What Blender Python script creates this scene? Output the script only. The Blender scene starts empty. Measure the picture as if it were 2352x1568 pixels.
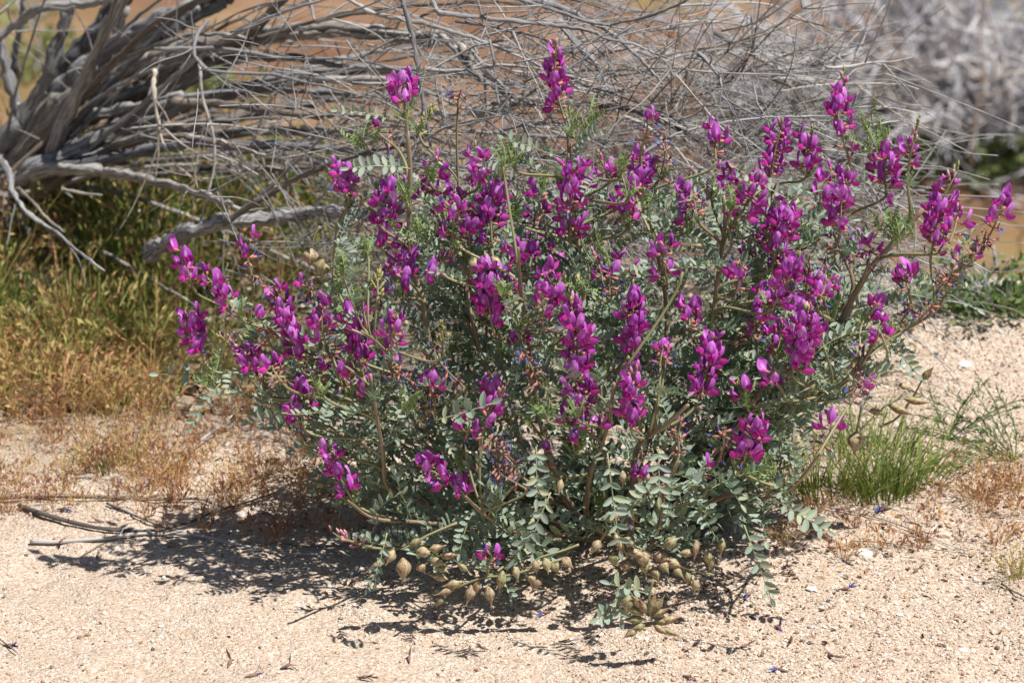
import bpy, math, random
import numpy as np
from mathutils import Matrix, Vector
rnd = random.Random(11)
rng = np.random.default_rng(11)
scene = bpy.context.scene
COL = scene.collection
R = math.radians

# ---------------------------------------------------------------- camera
DIST, PITCH, WIDTH = 3.6, R(20), 0.95
TGT = np.array([0, 0, 0.215])
FWD = np.array([0, math.cos(PITCH), -math.sin(PITCH)])
UPV = np.array([0, math.sin(PITCH), math.cos(PITCH)])
CAM = TGT - FWD * DIST
cd = bpy.data.cameras.new('camera'); cam = bpy.data.objects.new('camera', cd); COL.objects.link(cam)
cam.location = CAM; cam.rotation_euler = (math.pi / 2 - PITCH, 0, 0)
cd.sensor_width = 36; cd.lens = 36 * DIST / WIDTH
cd.clip_start = 0.1; cd.clip_end = 500
cd.dof.use_dof = True; cd.dof.focus_distance = 3.55; cd.dof.aperture_fstop = 9.5
scene.camera = cam
# ---------------------------------------------------------------- world, sun, exposure
SUN = Vector((0.40, -0.17, 0.90)).normalized()
w = bpy.data.worlds.new('World'); scene.world = w; w.use_nodes = True
sky = w.node_tree.nodes.new('ShaderNodeTexSky'); sky.sky_type = 'NISHITA'; sky.sun_disc = False
sky.sun_elevation = math.asin(SUN.z); sky.sun_rotation = math.atan2(SUN.x, SUN.y)
bg = w.node_tree.nodes['Background']; bg.inputs[1].default_value = 0.05
w.node_tree.links.new(sky.outputs[0], bg.inputs[0])
sl = bpy.data.lights.new('sun', 'SUN'); sun = bpy.data.objects.new('sun', sl); COL.objects.link(sun)
sl.energy = 5.0; sl.angle = R(0.55); sl.color = (1.0, 0.97, 0.925)
sun.rotation_euler = SUN.to_track_quat('Z', 'Y').to_euler()
vs = scene.view_settings; vs.view_transform = 'Standard'; vs.look = 'None'; vs.gamma = 1; vs.exposure = 0.60
vs.use_curve_mapping = False
scene.cycles.use_denoising = True
scene.cycles.max_bounces = 8; scene.cycles.diffuse_bounces = 4; scene.cycles.transmission_bounces = 4

# ---------------------------------------------------------------- coordinates
KPX = WIDTH / DIST / 2352.0
def at(px, py, Y):
    """the point at depth Y seen at this place of the picture (2352 x 1568 units)"""
    d = FWD + np.array([1, 0, 0]) * (px - 1176) * KPX + UPV * (784 - py) * KPX
    return CAM + d * ((Y - CAM[1]) / d[1])
def project(P):
    q = np.asarray(P) - CAM
    t = q @ FWD
    return 1176 + q[..., 0] / t / KPX, 784 - (q @ UPV) / t / KPX, t

def _hash(ix, iy, s):
    h = (ix.astype(np.int64) * 374761393 + iy.astype(np.int64) * 668265263 + s * 1442695041) & 0xffffffff
    h = ((h ^ (h >> 13)) * 1274126177) & 0xffffffff
    return ((h ^ (h >> 16)) & 0xffff) / 65535.0
def vn(x, y, s=0):
    x = np.asarray(x, float); y = np.asarray(y, float)
    ix = np.floor(x); iy = np.floor(y); fx = x - ix; fy = y - iy
    fx = fx * fx * (3 - 2 * fx); fy = fy * fy * (3 - 2 * fy)
    a = _hash(ix, iy, s); b = _hash(ix + 1, iy, s); c = _hash(ix, iy + 1, s); d = _hash(ix + 1, iy + 1, s)
    return (a * (1 - fx) + b * fx) * (1 - fy) + (c * (1 - fx) + d * fx) * fy
def sstep(a, b, x):
    t = np.clip((x - a) / (b - a), 0, 1); return t * t * (3 - 2 * t)
def gz(x, y):
    x = np.asarray(x, float); y = np.asarray(y, float)
    yc = 0.60 + 0.62 * (1 - sstep(-0.15, 0.30, x)) + 0.05 * (vn(x * 3, x * 0 + 3.3, 5) - .5)
    z = 0.035 * sstep(0.15, 0.6, x) * sstep(0.0, 0.5, y)
    z = z - 0.75 * sstep(0, 1.5, y - yc)
    z = z + (vn(x * 5, y * 5, 1) - .5) * 0.022 + (vn(x * 16, y * 16, 2) - .5) * 0.008 + (vn(x * 48, y * 48, 3) - .5) * 0.0035 \
        + (vn(x * 120, y * 120, 4) - .5) * 0.0022
    z = z + 0.25 * (vn(x * .5, y * .5, 8) - .5) * sstep(1.5, 4, np.abs(y - .5) + np.abs(x) * .5)
    z = z + 1.2 * (vn(x * .09, y * .09, 9) - .5) * sstep(5, 15, np.abs(y) + np.abs(x))
    return z
def gp(px, py, h=0.0):
    """the ground point seen at this place of the picture, lifted by h"""
    d = FWD + np.array([1, 0, 0]) * (px - 1176) * KPX + UPV * (784 - py) * KPX
    t0, t = 2.6, 2.6
    while t < 12:
        p = CAM + d * t
        if p[2] < gz(p[0], p[1]): break
        t += 0.02
    lo, hi = t - 0.02, t
    for _ in range(12):
        m = (lo + hi) / 2; p = CAM + d * m
        if p[2] < gz(p[0], p[1]): hi = m
        else: lo = m
    p = CAM + d * hi
    return np.array([p[0], p[1], float(gz(p[0], p[1])) + h])
def ground_many(PX, PY):
    """vectorised gp for arrays"""
    PX = np.asarray(PX, float); PY = np.asarray(PY, float)
    d = FWD[None] + np.outer((PX - 1176) * KPX, [1, 0, 0]) + np.outer((784 - PY) * KPX, UPV)
    t = np.full(len(PX), 2.6); done = np.zeros(len(PX), bool)
    for _ in range(400):
        p = CAM + d * t[:, None]
        done |= p[:, 2] < gz(p[:, 0], p[:, 1])
        if done.all(): break
        t = np.where(done, t, t + 0.02)
    lo, hi = t - .02, t.copy()
    for _ in range(8):
        m = (lo + hi) / 2; p = CAM + d * m[:, None]; b = p[:, 2] < gz(p[:, 0], p[:, 1])
        hi = np.where(b, m, hi); lo = np.where(b, lo, m)
    p = CAM + d * hi[:, None]; p[:, 2] = gz(p[:, 0], p[:, 1])
    return p

# ---------------------------------------------------------------- geometry container
class Geo:
    """vertices, faces, material slots and a 3-vector 'tc' per vertex"""
    def __init__(s): s.v = []; s.l = []; s.s = []; s.m = []; s.t = []; s.n = 0
    def raw(s, V, L, S, M, T):
        s.v.append(V); s.l.append(L + s.n); s.s.append(S); s.m.append(M); s.t.append(T); s.n += len(V); return s
    def pack(s):
        if len(s.v) > 1:
            s.v = [np.concatenate(s.v)]; s.l = [np.concatenate(s.l)]; s.s = [np.concatenate(s.s)]
            s.m = [np.concatenate(s.m)]; s.t = [np.concatenate(s.t)]
        return s.v[0], s.l[0], s.s[0], s.m[0], s.t[0]
    def add(s, g, M=None, tz=None):
        V, L, S, Mi, T = g.pack()
        if M is not None:
            A = np.array(M); V = V @ A[:3, :3].T + A[:3, 3]
        if tz is not None:
            T = T.copy(); T[:, 2] = tz
        return s.raw(V, L, S, Mi, T)
    def many(s, g, Ms, tzs=None):
        V, L, S, Mi, T = g.pack(); Ms = np.asarray(Ms); N = len(Ms); n = len(V)
        if N == 0: return s
        VV = np.einsum('nij,vj->nvi', Ms[:, :3, :3], V) + Ms[:, None, :3, 3]
        LL = (L[None] + (np.arange(N) * n)[:, None]).ravel()
        TT = np.tile(T, (N, 1))
        if tzs is not None: TT[:, 2] = np.repeat(tzs, n)
        return s.raw(VV.reshape(-1, 3), LL, np.tile(S, N), np.tile(Mi, N), TT)
    def mesh(s, name, mats, smooth=True):
        V, L, S, Mi, T = s.pack()
        me = bpy.data.meshes.new(name)
        me.vertices.add(len(V)); me.vertices.foreach_set('co', V.astype(np.float32).ravel())
        me.loops.add(len(L)); me.loops.foreach_set('vertex_index', L.astype(np.int32))
        me.polygons.add(len(S)); st = np.concatenate([[0], np.cumsum(S)[:-1]]).astype(np.int32)
        me.polygons.foreach_set('loop_start', st)
        for m in mats: me.materials.append(m)
        me.polygons.foreach_set('material_index', Mi.astype(np.int32))
        a = me.attributes.new('tc', 'FLOAT_VECTOR', 'POINT'); a.data.foreach_set('vector', T.astype(np.float32).ravel())
        me.update(calc_edges=True)
        if smooth: me.polygons.foreach_set('use_smooth', np.ones(len(S), bool))
        else: me.polygons.foreach_set('use_smooth', np.zeros(len(S), bool))
        return me

def grid(P, T, mat=0):
    """P: (r, c, 3) points, T the same shape"""
    r, c = P.shape[:2]; i = np.arange(r * c).reshape(r, c)
    L = np.stack([i[:-1, :-1], i[:-1, 1:], i[1:, 1:], i[1:, :-1]], -1).reshape(-1)
    g = Geo(); n = (r - 1) * (c - 1)
    return g.raw(P.reshape(-1, 3).astype(float), L, np.full(n, 4), np.full(n, mat), T.reshape(-1, 3).astype(float))

def smooth_path(P, per=6):
    P = np.asarray(P, float)
    if len(P) < 3:
        t = np.linspace(0, 1, per + 1)[:, None]; return P[0] * (1 - t) + P[-1] * t
    Q = np.vstack([2 * P[0] - P[1], P, 2 * P[-1] - P[-2]]); out = []
    for i in range(1, len(Q) - 2):
        t = np.linspace(0, 1, per, endpoint=False)[:, None]
        a, b, c, d = Q[i - 1], Q[i], Q[i + 1], Q[i + 2]
        out.append(.5 * ((2 * b) + (-a + c) * t + (2 * a - 5 * b + 4 * c - d) * t ** 2 + (-a + 3 * b - 3 * c + d) * t ** 3))
    out.append(P[-1][None]); return np.vstack(out)

def tube(P, rad, sides=6, mat=0, flute=0.0, tz=None, cap=True, seed=0):
    P = np.asarray(P, float); n = len(P)
    rad = np.interp(np.linspace(0, 1, n), np.linspace(0, 1, len(rad)), rad) if np.ndim(rad) else np.full(n, rad)
    T = np.gradient(P, axis=0); T /= np.linalg.norm(T, axis=1)[:, None] + 1e-12
    N = np.zeros_like(P); a = np.array([0, 0, 1.]) if abs(T[0][2]) < .9 else np.array([1., 0, 0])
    v = a - T[0] * (a @ T[0]); N[0] = v / np.linalg.norm(v)
    for i in range(1, n):
        v = N[i - 1] - T[i] * (N[i - 1] @ T[i]); N[i] = v / (np.linalg.norm(v) + 1e-12)
    B = np.cross(T, N)
    th = np.linspace(0, 2 * math.pi, sides, endpoint=False)
    s = np.concatenate([[0], np.cumsum(np.linalg.norm(np.diff(P, axis=0), axis=1))])
    rr = rad[:, None] * np.ones(sides)[None]
    if flute:
        k = vn(np.tile(th / (2 * math.pi) * sides * .9, (n, 1)) + seed * 7.3, np.tile((s / .03)[:, None], (1, sides)) + seed, 3)
        rr = rr * (1 + flute * (k - .5) * 2)
    V = P[:, None] + rr[..., None] * (np.cos(th)[None, :, None] * N[:, None] + np.sin(th)[None, :, None] * B[:, None])
    i = np.arange(n * sides).reshape(n, sides); j = np.roll(i, -1, axis=1)
    L = np.stack([i[:-1], j[:-1], j[1:], i[1:]], -1).reshape(-1)
    tc = np.zeros((n, sides, 3)); tc[..., 0] = rr * np.cos(th); tc[..., 1] = rr * np.sin(th)
    tc[..., 2] = s[:, None] + seed * 3.1 if tz is None else tz
    g = Geo(); nf = (n - 1) * sides; S = [np.full(nf, 4)]; LL = [L]
    if cap:
        LL += [i[0][::-1], i[-1]]; S += [np.array([sides, sides])]; nf += 2
    return g.raw(V.reshape(-1, 3), np.concatenate(LL), np.concatenate(S), np.full(nf, mat), tc.reshape(-1, 3))

def frame(o, x, up, s=1.0):
    x = np.asarray(x, float); x = x / (np.linalg.norm(x) + 1e-9)
    y = np.cross(up, x); ny = np.linalg.norm(y)
    y = y / ny if ny > 1e-6 else np.array([0, 1., 0]); z = np.cross(x, y)
    M = np.eye(4); M[:3, 0] = x * s; M[:3, 1] = y * s; M[:3, 2] = z * s; M[:3, 3] = o
    return M

# ---------------------------------------------------------------- materials
class NT:
    def __init__(s, name):
        s.m = bpy.data.materials.new(name); s.m.use_nodes = True; s.t = s.m.node_tree; s.t.nodes.clear()
        s.out = s.n('ShaderNodeOutputMaterial')
    def n(s, ty, **kw):
        x = s.t.nodes.new(ty)
        for k, v in kw.items():
            if k.startswith('i_'):
                k2 = k[2:]; k2 = int(k2) if k2.isdigit() else k2
                x.inputs[k2].default_value = v
            else: setattr(x, k, v)
        return x
    def l(s, a, b): s.t.links.new(a, b)
    def tc(s): return s.n('ShaderNodeAttribute', attribute_name='tc')
    def obj_rand(s): return s.n('ShaderNodeObjectInfo').outputs['Random']
    def noise(s, vec, scale, detail=3, rough=.55, dist=0.0):
        x = s.n('ShaderNodeTexNoise'); x.inputs['Scale'].default_value = scale; x.inputs['Detail'].default_value = detail
        x.inputs['Roughness'].default_value = rough; x.inputs['Distortion'].default_value = dist
        if vec is not None: s.l(vec, x.inputs['Vector'])
        return x.outputs['Fac']
    def ramp(s, f, stops, interp='LINEAR'):
        x = s.n('ShaderNodeValToRGB'); e = x.color_ramp; e.interpolation = interp
        while len(e.elements) < len(stops): e.elements.new(.5)
        for el, (p, c) in zip(e.elements, stops):
            el.position = p; el.color = (*c, 1) if len(c) == 3 else c
        s.l(f, x.inputs[0]); return x.outputs[0]
    def mix(s, f, a, b, mode='MIX'):
        x = s.n('ShaderNodeMix', data_type='RGBA', blend_type=mode)
        for sock, v in ((x.inputs[0], f), (x.inputs[6], a), (x.inputs[7], b)):
            if hasattr(v, 'is_linked') or hasattr(v, 'links'): s.l(v, sock)
            elif isinstance(v, (int, float)): sock.default_value = v
            else: sock.default_value = (*v, 1)
        return x.outputs[2]
    def math(s, op, a, b=0.0, clamp=False):
        x = s.n('ShaderNodeMath', operation=op); x.use_clamp = clamp
        for k, v in ((0, a), (1, b)):
            if hasattr(v, 'links'): s.l(v, x.inputs[k])
            else: x.inputs[k].default_value = v
        return x.outputs[0]
    def sep(s, v):
        x = s.n('ShaderNodeSeparateXYZ'); s.l(v, x.inputs[0]); return x.outputs
    def scale(s, v, sc):
        x = s.n('ShaderNodeMapping'); s.l(v, x.inputs[0]); x.inputs['Scale'].default_value = sc; return x.outputs[0]
    def finish(s, col, rough=.6, spec=.3, bump=None, bstr=.5, bdist=.001, trans=0.0, tcol=None):
        p = s.n('ShaderNodeBsdfPrincipled'); p.inputs['Roughness'].default_value = rough
        p.inputs['Specular IOR Level'].default_value = spec
        if hasattr(col, 'links'): s.l(col, p.inputs['Base Color'])
        else: p.inputs['Base Color'].default_value = (*col, 1)
        if bump is not None:
            b = s.n('ShaderNodeBump'); b.inputs['Strength'].default_value = bstr; b.inputs['Distance'].default_value = bdist
            s.l(bump, b.inputs['Height']); s.l(b.outputs[0], p.inputs['Normal'])
        sh = p.outputs[0]
        if trans:
            t = s.n('ShaderNodeBsdfTranslucent'); c = tcol if tcol is not None else col
            if hasattr(c, 'links'): s.l(c, t.inputs[0])
            else: t.inputs[0].default_value = (*c, 1)
            mx = s.n('ShaderNodeMixShader'); mx.inputs[0].default_value = trans
            s.l(sh, mx.inputs[1]); s.l(t.outputs[0], mx.inputs[2]); sh = mx.outputs[0]
        s.l(sh, s.out.inputs[0]); return s.m

def m_ground():
    n = NT('desert_sand'); g = n.n('ShaderNodeNewGeometry').outputs['Position']
    grain = n.n('ShaderNodeTexVoronoi'); grain.inputs['Scale'].default_value = 560; n.l(g, grain.inputs['Vector'])
    grain2 = n.n('ShaderNodeTexVoronoi'); grain2.inputs['Scale'].default_value = 270; n.l(g, grain2.inputs['Vector'])
    c1 = n.ramp(n.sep(grain.outputs['Color'])[0], [(0, (.33, .22, .14)), (.14, (.50, .36, .245)), (.5, (.60, .46, .33)), (.8, (.68, .545, .41)), (.95, (.74, .66, .56)), (1, (.80, .76, .70))])
    c2 = n.ramp(n.sep(grain2.outputs['Color'])[1], [(0, (.20, .15, .12)), (.05, (.48, .33, .22)), (.2, (.60, .40, .25)), (.5, (.61, .475, .345)), (.85, (.70, .58, .45)), (1, (.80, .74, .66))])
    c = n.mix(1.0, n.mix(.42, c1, c2), (.80, .83, .89), 'MULTIPLY')
    big = n.noise(g, 9, 4)
    c = n.mix(n.ramp(big, [(.35, (0, 0, 0)), (.7, (.5, .5, .5))]), c, n.mix(1.0, c, (.90, .86, .80), 'MULTIPLY'))
    # reddish soil beyond the sandy bank
    s = n.sep(g)
    yy = n.math('ADD', s[1], n.math('MULTIPLY', n.math('SUBTRACT', n.noise(g, 2.6, 3), .5), 1.2))
    xx = n.math('MULTIPLY', n.math('ADD', s[0], .1), -.45, True)
    f = n.math('MULTIPLY', n.math('SUBTRACT', n.math('SUBTRACT', yy, xx), .84), 2.2, True)
    duff = n.math('MULTIPLY', n.math('MULTIPLY', n.math('SUBTRACT', n.math('ADD', n.math('ADD', s[1], n.math('MULTIPLY', s[0], -.55)), n.math('MULTIPLY', n.noise(g, 9, 4), .35)), .62), 5.0, True), n.math('MULTIPLY', n.math('SUBTRACT', .40, s[0]), 5.0, True))
    c = n.mix(n.math('MULTIPLY', duff, .85), c, n.ramp(n.noise(g, 60, 4), [(.3, (.11, .08, .05)), (.5, (.22, .16, .10)), (.7, (.36, .28, .19))]))
    soil = n.ramp(n.noise(g, 5, 5), [(.3, (.135, .070, .040)), (.5, (.205, .112, .066)), (.7, (.31, .20, .125))])
    soil = n.mix(n.ramp(n.noise(g, 1.4, 3), [(.5, (0, 0, 0)), (.66, (.55, .55, .55))]), soil, (.25, .20, .07))
    c = n.mix(f, c, soil)
    h = n.math('ADD', n.math('MULTIPLY', grain.outputs['Distance'], -1.0), n.math('MULTIPLY', grain2.outputs['Distance'], -1.6))
    h = n.math('ADD', h, n.math('MULTIPLY', n.noise(g, 120, 3), 1.2))
    return n.finish(c, .95, .1, bump=h, bstr=.8, bdist=.0016)

def m_grain():
    n = NT('sand_grain'); t = n.sep(n.tc().outputs['Vector'])
    c = n.ramp(t[2], [(0, (.07, .065, .065)), (.04, (.22, .13, .08)), (.10, (.42, .27, .18)), (.3, (.45, .35, .27)), (.6, (.51, .42, .335)), (.8, (.57, .50, .42)), (.93, (.66, .62, .56)), (1, (.46, .27, .18))])
    return n.finish(c, .8, .3)

def m_rock(name, a, b):
    n = NT(name); g = n.n('ShaderNodeTexCoord').outputs['Object']
    f = n.noise(g, 260, 4); return n.finish(n.ramp(f, [(.35, a), (.65, b)]), .75, .3, bump=f, bstr=.5, bdist=.001)

def m_bark(name, cols, rough=.85):
    n = NT(name); tc = n.tc().outputs['Vector']
    a = n.noise(n.scale(tc, (900, 900, 28)), 1, 4, .6)
    b = n.noise(n.scale(tc, (260, 260, 9)), 1, 3, .6, .4)
    k = n.math('ADD', n.math('MULTIPLY', a, .55), n.math('MULTIPLY', b, .45))
    c = n.ramp(k, [(.28, cols[0]), (.40, cols[1]), (.52, cols[2]), (.66, cols[3])])
    o = n.obj_rand()
    c = n.mix(1.0, c, n.ramp(o, [(0, (.50, .50, .53)), (.4, (.92, .92, .94)), (.85, (1.15, 1.14, 1.12)), (1, (1.15, 1.04, .90))]), 'MULTIPLY')
    kn = n.noise(n.scale(tc, (60, 60, 60)), 1, 3)
    c = n.mix(n.ramp(kn, [(.62, (0, 0, 0)), (.72, (.6, .6, .6))]), c, cols[0])
    return n.finish(c, rough, .15, bump=k, bstr=.9, bdist=.0018)

def m_leaf(name, base, lo, hi, edge, tr=.22):
    n = NT(name); tc = n.tc().outputs['Vector']; s = n.sep(tc)
    r = n.math('FRACT', n.math('ADD', s[2], n.obj_rand()))
    c = n.ramp(r, [(0, lo), (.45, base), (.85, hi), (.95, (hi[0] * 1.25, hi[1] * 1.1, hi[2] * .7)), (1, (.30, .26, .11))])
    c = n.mix(n.ramp(n.noise(n.n('ShaderNodeNewGeometry').outputs['Position'], 420, 3), [(.55, (0, 0, 0)), (.72, (.45, .45, .45))]), c, (.30, .30, .22))
    e = n.math('POWER', n.math('ABSOLUTE', s[0]), 5.0, True)
    mid = n.math('LESS_THAN', n.math('ABSOLUTE', s[0]), .09)
    c = n.mix(n.math('MULTIPLY', e, .5), c, edge); c = n.mix(n.math('MULTIPLY', mid, .35), c, edge)
    bf = n.n('ShaderNodeNewGeometry').outputs['Backfacing']
    c = n.mix(n.math('MULTIPLY', bf, .35), c, edge)
    return n.finish(c, .62, .25, trans=tr, tcol=n.mix(.5, c, (base[0] * 1.2, base[1] * 1.7, base[2] * .5)))

def m_banner():
    n = NT('banner_petal'); tc = n.tc().outputs['Vector']; s = n.sep(tc)
    r = n.math('FRACT', n.math('ADD', s[2], n.obj_rand()))
    base = n.ramp(r, [(0, (.24, .016, .28)), (.35, (.40, .026, .39)), (.7, (.50, .04, .47)), (1, (.55, .14, .62))])
    c = n.mix(n.math('POWER', s[1], 1.5, True), base, n.ramp(r, [(0, (.40, .08, .44)), (1, (.66, .26, .68))]))
    au = n.math('ABSOLUTE', s[0])
    vein = n.noise(n.scale(tc, (26, 2.5, 1)), 1, 2)
    # pale fan-shaped mark in the middle of the petal
    e = n.math('ADD', n.math('POWER', n.math('MULTIPLY', s[0], 2.6), 2.0), n.math('POWER', n.math('MULTIPLY', n.math('SUBTRACT', s[1], .40), 3.4), 2.0))
    mk = n.math('MULTIPLY', n.math('SUBTRACT', 1.0, e, True), n.math('ADD', n.math('MULTIPLY', vein, 1.6), -.1, True), True)
    c = n.mix(n.math('MULTIPLY', mk, .85), c, (.78, .50, .80))
    c = n.mix(n.math('MULTIPLY', n.ramp(vein, [(.5, (0, 0, 0)), (.65, (1, 1, 1))]), .22), c, (.22, .01, .26))
    return n.finish(c, .5, .3, trans=.30, tcol=n.mix(.35, c, (.62, .04, .55)))
def m_wing():
    n = NT('wing_petal'); s = n.sep(n.tc().outputs['Vector']); r = n.math('FRACT', n.math('ADD', s[2], n.obj_rand()))
    c = n.mix(s[1], n.ramp(r, [(0, (.62, .06, .34)), (1, (.66, .12, .42))]), n.ramp(r, [(0, (.28, .008, .22)), (.6, (.44, .012, .31)), (1, (.40, .03, .42))]))
    return n.finish(c, .48, .35, trans=.28, tcol=n.mix(.3, c, (.75, .03, .42)))
def m_simple(name, stops, rough=.7, spec=.2, trans=0, along=1):
    n = NT(name); s = n.sep(n.tc().outputs['Vector'])
    c = n.ramp(s[along], stops)
    c = n.mix(1.0, c, n.ramp(n.obj_rand(), [(0, (.75, .75, .78)), (1, (1.2, 1.15, 1.1))]), 'MULTIPLY')
    return n.finish(c, rough, spec, trans=trans)
def m_tint(name, stops, rough=.7, trans=.2):
    n = NT(name); s = n.sep(n.tc().outputs['Vector']); c = n.ramp(s[2], stops)
    return n.finish(c, rough, .2, trans=trans)
def m_stem(name, a, b, c3):
    n = NT(name); tc = n.tc().outputs['Vector']
    k = n.noise(n.scale(tc, (700, 700, 10)), 1, 3)
    k2 = n.noise(n.scale(tc, (30, 30, 22)), 1, 2)
    c = n.ramp(k, [(.36, a), (.5, b), (.64, c3)])
    c = n.mix(n.ramp(k2, [(.4, (0, 0, 0)), (.65, (.6, .6, .6))]), c, n.mix(.5, b, (.30, .30, .17)))
    return n.finish(c, .7, .25, bump=k, bstr=.6, bdist=.0008)
def m_pod():
    n = NT('pod_skin'); tc = n.tc().outputs['Vector']; s = n.sep(tc)
    o = n.n('ShaderNodeTexCoord').outputs['Object']; r = n.obj_rand()
    base = n.ramp(r, [(0, (.27, .29, .14)), (.4, (.36, .34, .19)), (.7, (.42, .36, .22)), (1, (.30, .23, .14))])
    sp = n.n('ShaderNodeMapping'); n.l(o, sp.inputs[0]); sp.inputs['Scale'].default_value = (240, 420, 420)
    f = n.noise(sp.outputs[0], 1, 3, .6, .8)
    c = n.mix(n.ramp(f, [(.50, (0, 0, 0)), (.56, (.85, .85, .85))]), base, (.24, .085, .055))
    c = n.mix(n.ramp(s[1], [(.8, (0, 0, 0)), (1, (.7, .7, .7))]), c, (.55, .46, .28))
    c = n.mix(n.math('MULTIPLY', n.math('LESS_THAN', n.math('ABSOLUTE', s[0]), .1), .6), c, (.55, .48, .25))
    return n.finish(c, .55, .35, trans=.15, bump=f, bstr=.3, bdist=.0006)

M = dict(
    ground=m_ground(), grain=m_grain(),
    white=m_rock('quartz_pebble', (.62, .58, .52), (.80, .77, .72)), pink=m_rock('pink_pebble', (.55, .38, .28), (.68, .53, .42)),
    dark=m_rock('dark_pebble', (.05, .05, .055), (.13, .125, .12)), brown=m_rock('brown_clod', (.16, .10, .065), (.34, .25, .17)), greyp=m_rock('grey_pebble', (.26, .26, .27), (.52, .51, .50)),
    bark=m_bark('weathered_wood', [(.010, .010, .011), (.09, .088, .09), (.26, .254, .252), (.52, .505, .485)]),
    barkpale=m_bark('bleached_wood', [(.04, .037, .034), (.24, .228, .215), (.38, .365, .345), (.58, .55, .50)]),
    barkbrown=m_bark('brown_wood', [(.03, .025, .022), (.10, .083, .07), (.19, .16, .135), (.34, .30, .25)]),
    bluebark=m_bark('far_bleached_wood', [(.22, .22, .23), (.48, .48, .50), (.62, .62, .64), (.74, .74, .74)]),
    leaf=m_leaf('glaucous_leaf', (.175, .240, .195), (.105, .165, .130), (.240, .310, .240), (.38, .43, .34)),
    young=m_leaf('young_leaf', (.15, .24, .085), (.11, .19, .06), (.22, .31, .10), (.30, .38, .18), .3),
    rachis=m_simple('leaf_stalk', [(0, (.26, .28, .15)), (1, (.24, .31, .16))]),
    stem=m_stem('plant_stem', (.12, .072, .055), (.235, .165, .125), (.36, .29, .20)),
    greenstem=m_stem('green_stem', (.13, .12, .055), (.22, .205, .10), (.34, .32, .19)),
    banner=m_banner(), wing=m_wing(),
    calyx=m_simple('calyx', [(0, (.20, .13, .08)), (.5, (.38, .17, .13)), (1, (.48, .22, .19))], trans=.15),
    bud=m_simple('bud_petal', [(0, (.30, .12, .12)), (.4, (.46, .20, .27)), (1, (.60, .42, .46))], trans=.2),
    gbud=m_simple('green_bud', [(0, (.17, .21, .07)), (.5, (.27, .28, .10)), (1, (.40, .34, .17))], trans=.15),
    pbud=m_simple('purple_bud', [(0, (.45, .09, .28)), (.5, (.40, .05, .36)), (1, (.55, .22, .52))], trans=.2),
    wilt=m_simple('withered_petal', [(0, (.18, .06, .14)), (.4, (.05, .05, .19)), (1, (.09, .13, .25))], rough=.6),
    wiltbrown=m_simple('dry_petal', [(0, (.22, .11, .08)), (.5, (.13, .075, .075)), (1, (.26, .18, .14))], rough=.7),
    pod=m_pod(), drycalyx=m_simple('dry_calyx', [(0, (.16, .11, .08)), (1, (.24, .15, .12))]),
    grass=m_tint('grass_blade', [(0, (.075, .13, .025)), (.25, (.19, .24, .05)), (.45, (.37, .36, .12)), (.62, (.58, .43, .18)), (.8, (.54, .30, .14)), (1, (.28, .13, .09))], trans=.3),
    weed=m_tint('weed_leaf', [(0, (.05, .10, .03)), (.5, (.09, .16, .045)), (1, (.20, .24, .09))], trans=.3),
    litter=m_tint('dry_litter', [(0, (.10, .07, .05)), (.35, (.26, .18, .12)), (.7, (.45, .35, .25)), (1, (.62, .54, .43))], rough=.85, trans=.05),
)

# ---------------------------------------------------------------- objects
def link(name, me, parent=None, mat4=None, **props):
    o = bpy.data.objects.new(name, me); COL.objects.link(o)
    if mat4 is not None: o.matrix_local = Matrix([list(map(float, r)) for r in mat4])
    if parent is not None: o.parent = parent
    for k, v in props.items(): o[k] = v
    return o
def thing(name, label, cat, loc, group=None, **kw):
    o = bpy.data.objects.new(name, None); COL.objects.link(o); o.location = loc; o.empty_display_size = .02
    o['label'] = label; o['category'] = cat
    if group: o['group'] = group
    return o
def T4(p):
    m = np.eye(4); m[:3, 3] = p; return m
def part(name, g, mats, parent, base, at_=None, smooth=True, **props):
    """a mesh part; g in world coordinates; base: the world place of the parent; at_: the part's own origin"""
    a = np.array(base if at_ is None else at_, float)
    G = Geo().add(g, T4(-a))
    return link(name, G.mesh(name, mats, smooth), parent, T4(a - np.array(base, float)), **props)

# ================================================================ GROUND
def axis(a, b, step, lo, hi, gr=1.16):
    mid = list(np.arange(a, b + 1e-9, step)); l = []; s = step; x = a
    while x > lo: s *= gr; x -= s; l.append(x)
    r = []; s = step; x = b
    while x < hi: s *= gr; x += s; r.append(x)
    return np.array(l[::-1] + mid + r)
xs = axis(-.66, .66, .0055, -150, 150); ys = axis(-.46, 1.3, .0065, -150, 150)
X, Y = np.meshgrid(xs, ys)
P = np.stack([X, Y, gz(X, Y)], -1)
go = link('ground', grid(P, P * 0).mesh('ground', [M['ground']]), kind='structure', label='pale coarse sand rising to a low bank with reddish soil behind')

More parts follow.
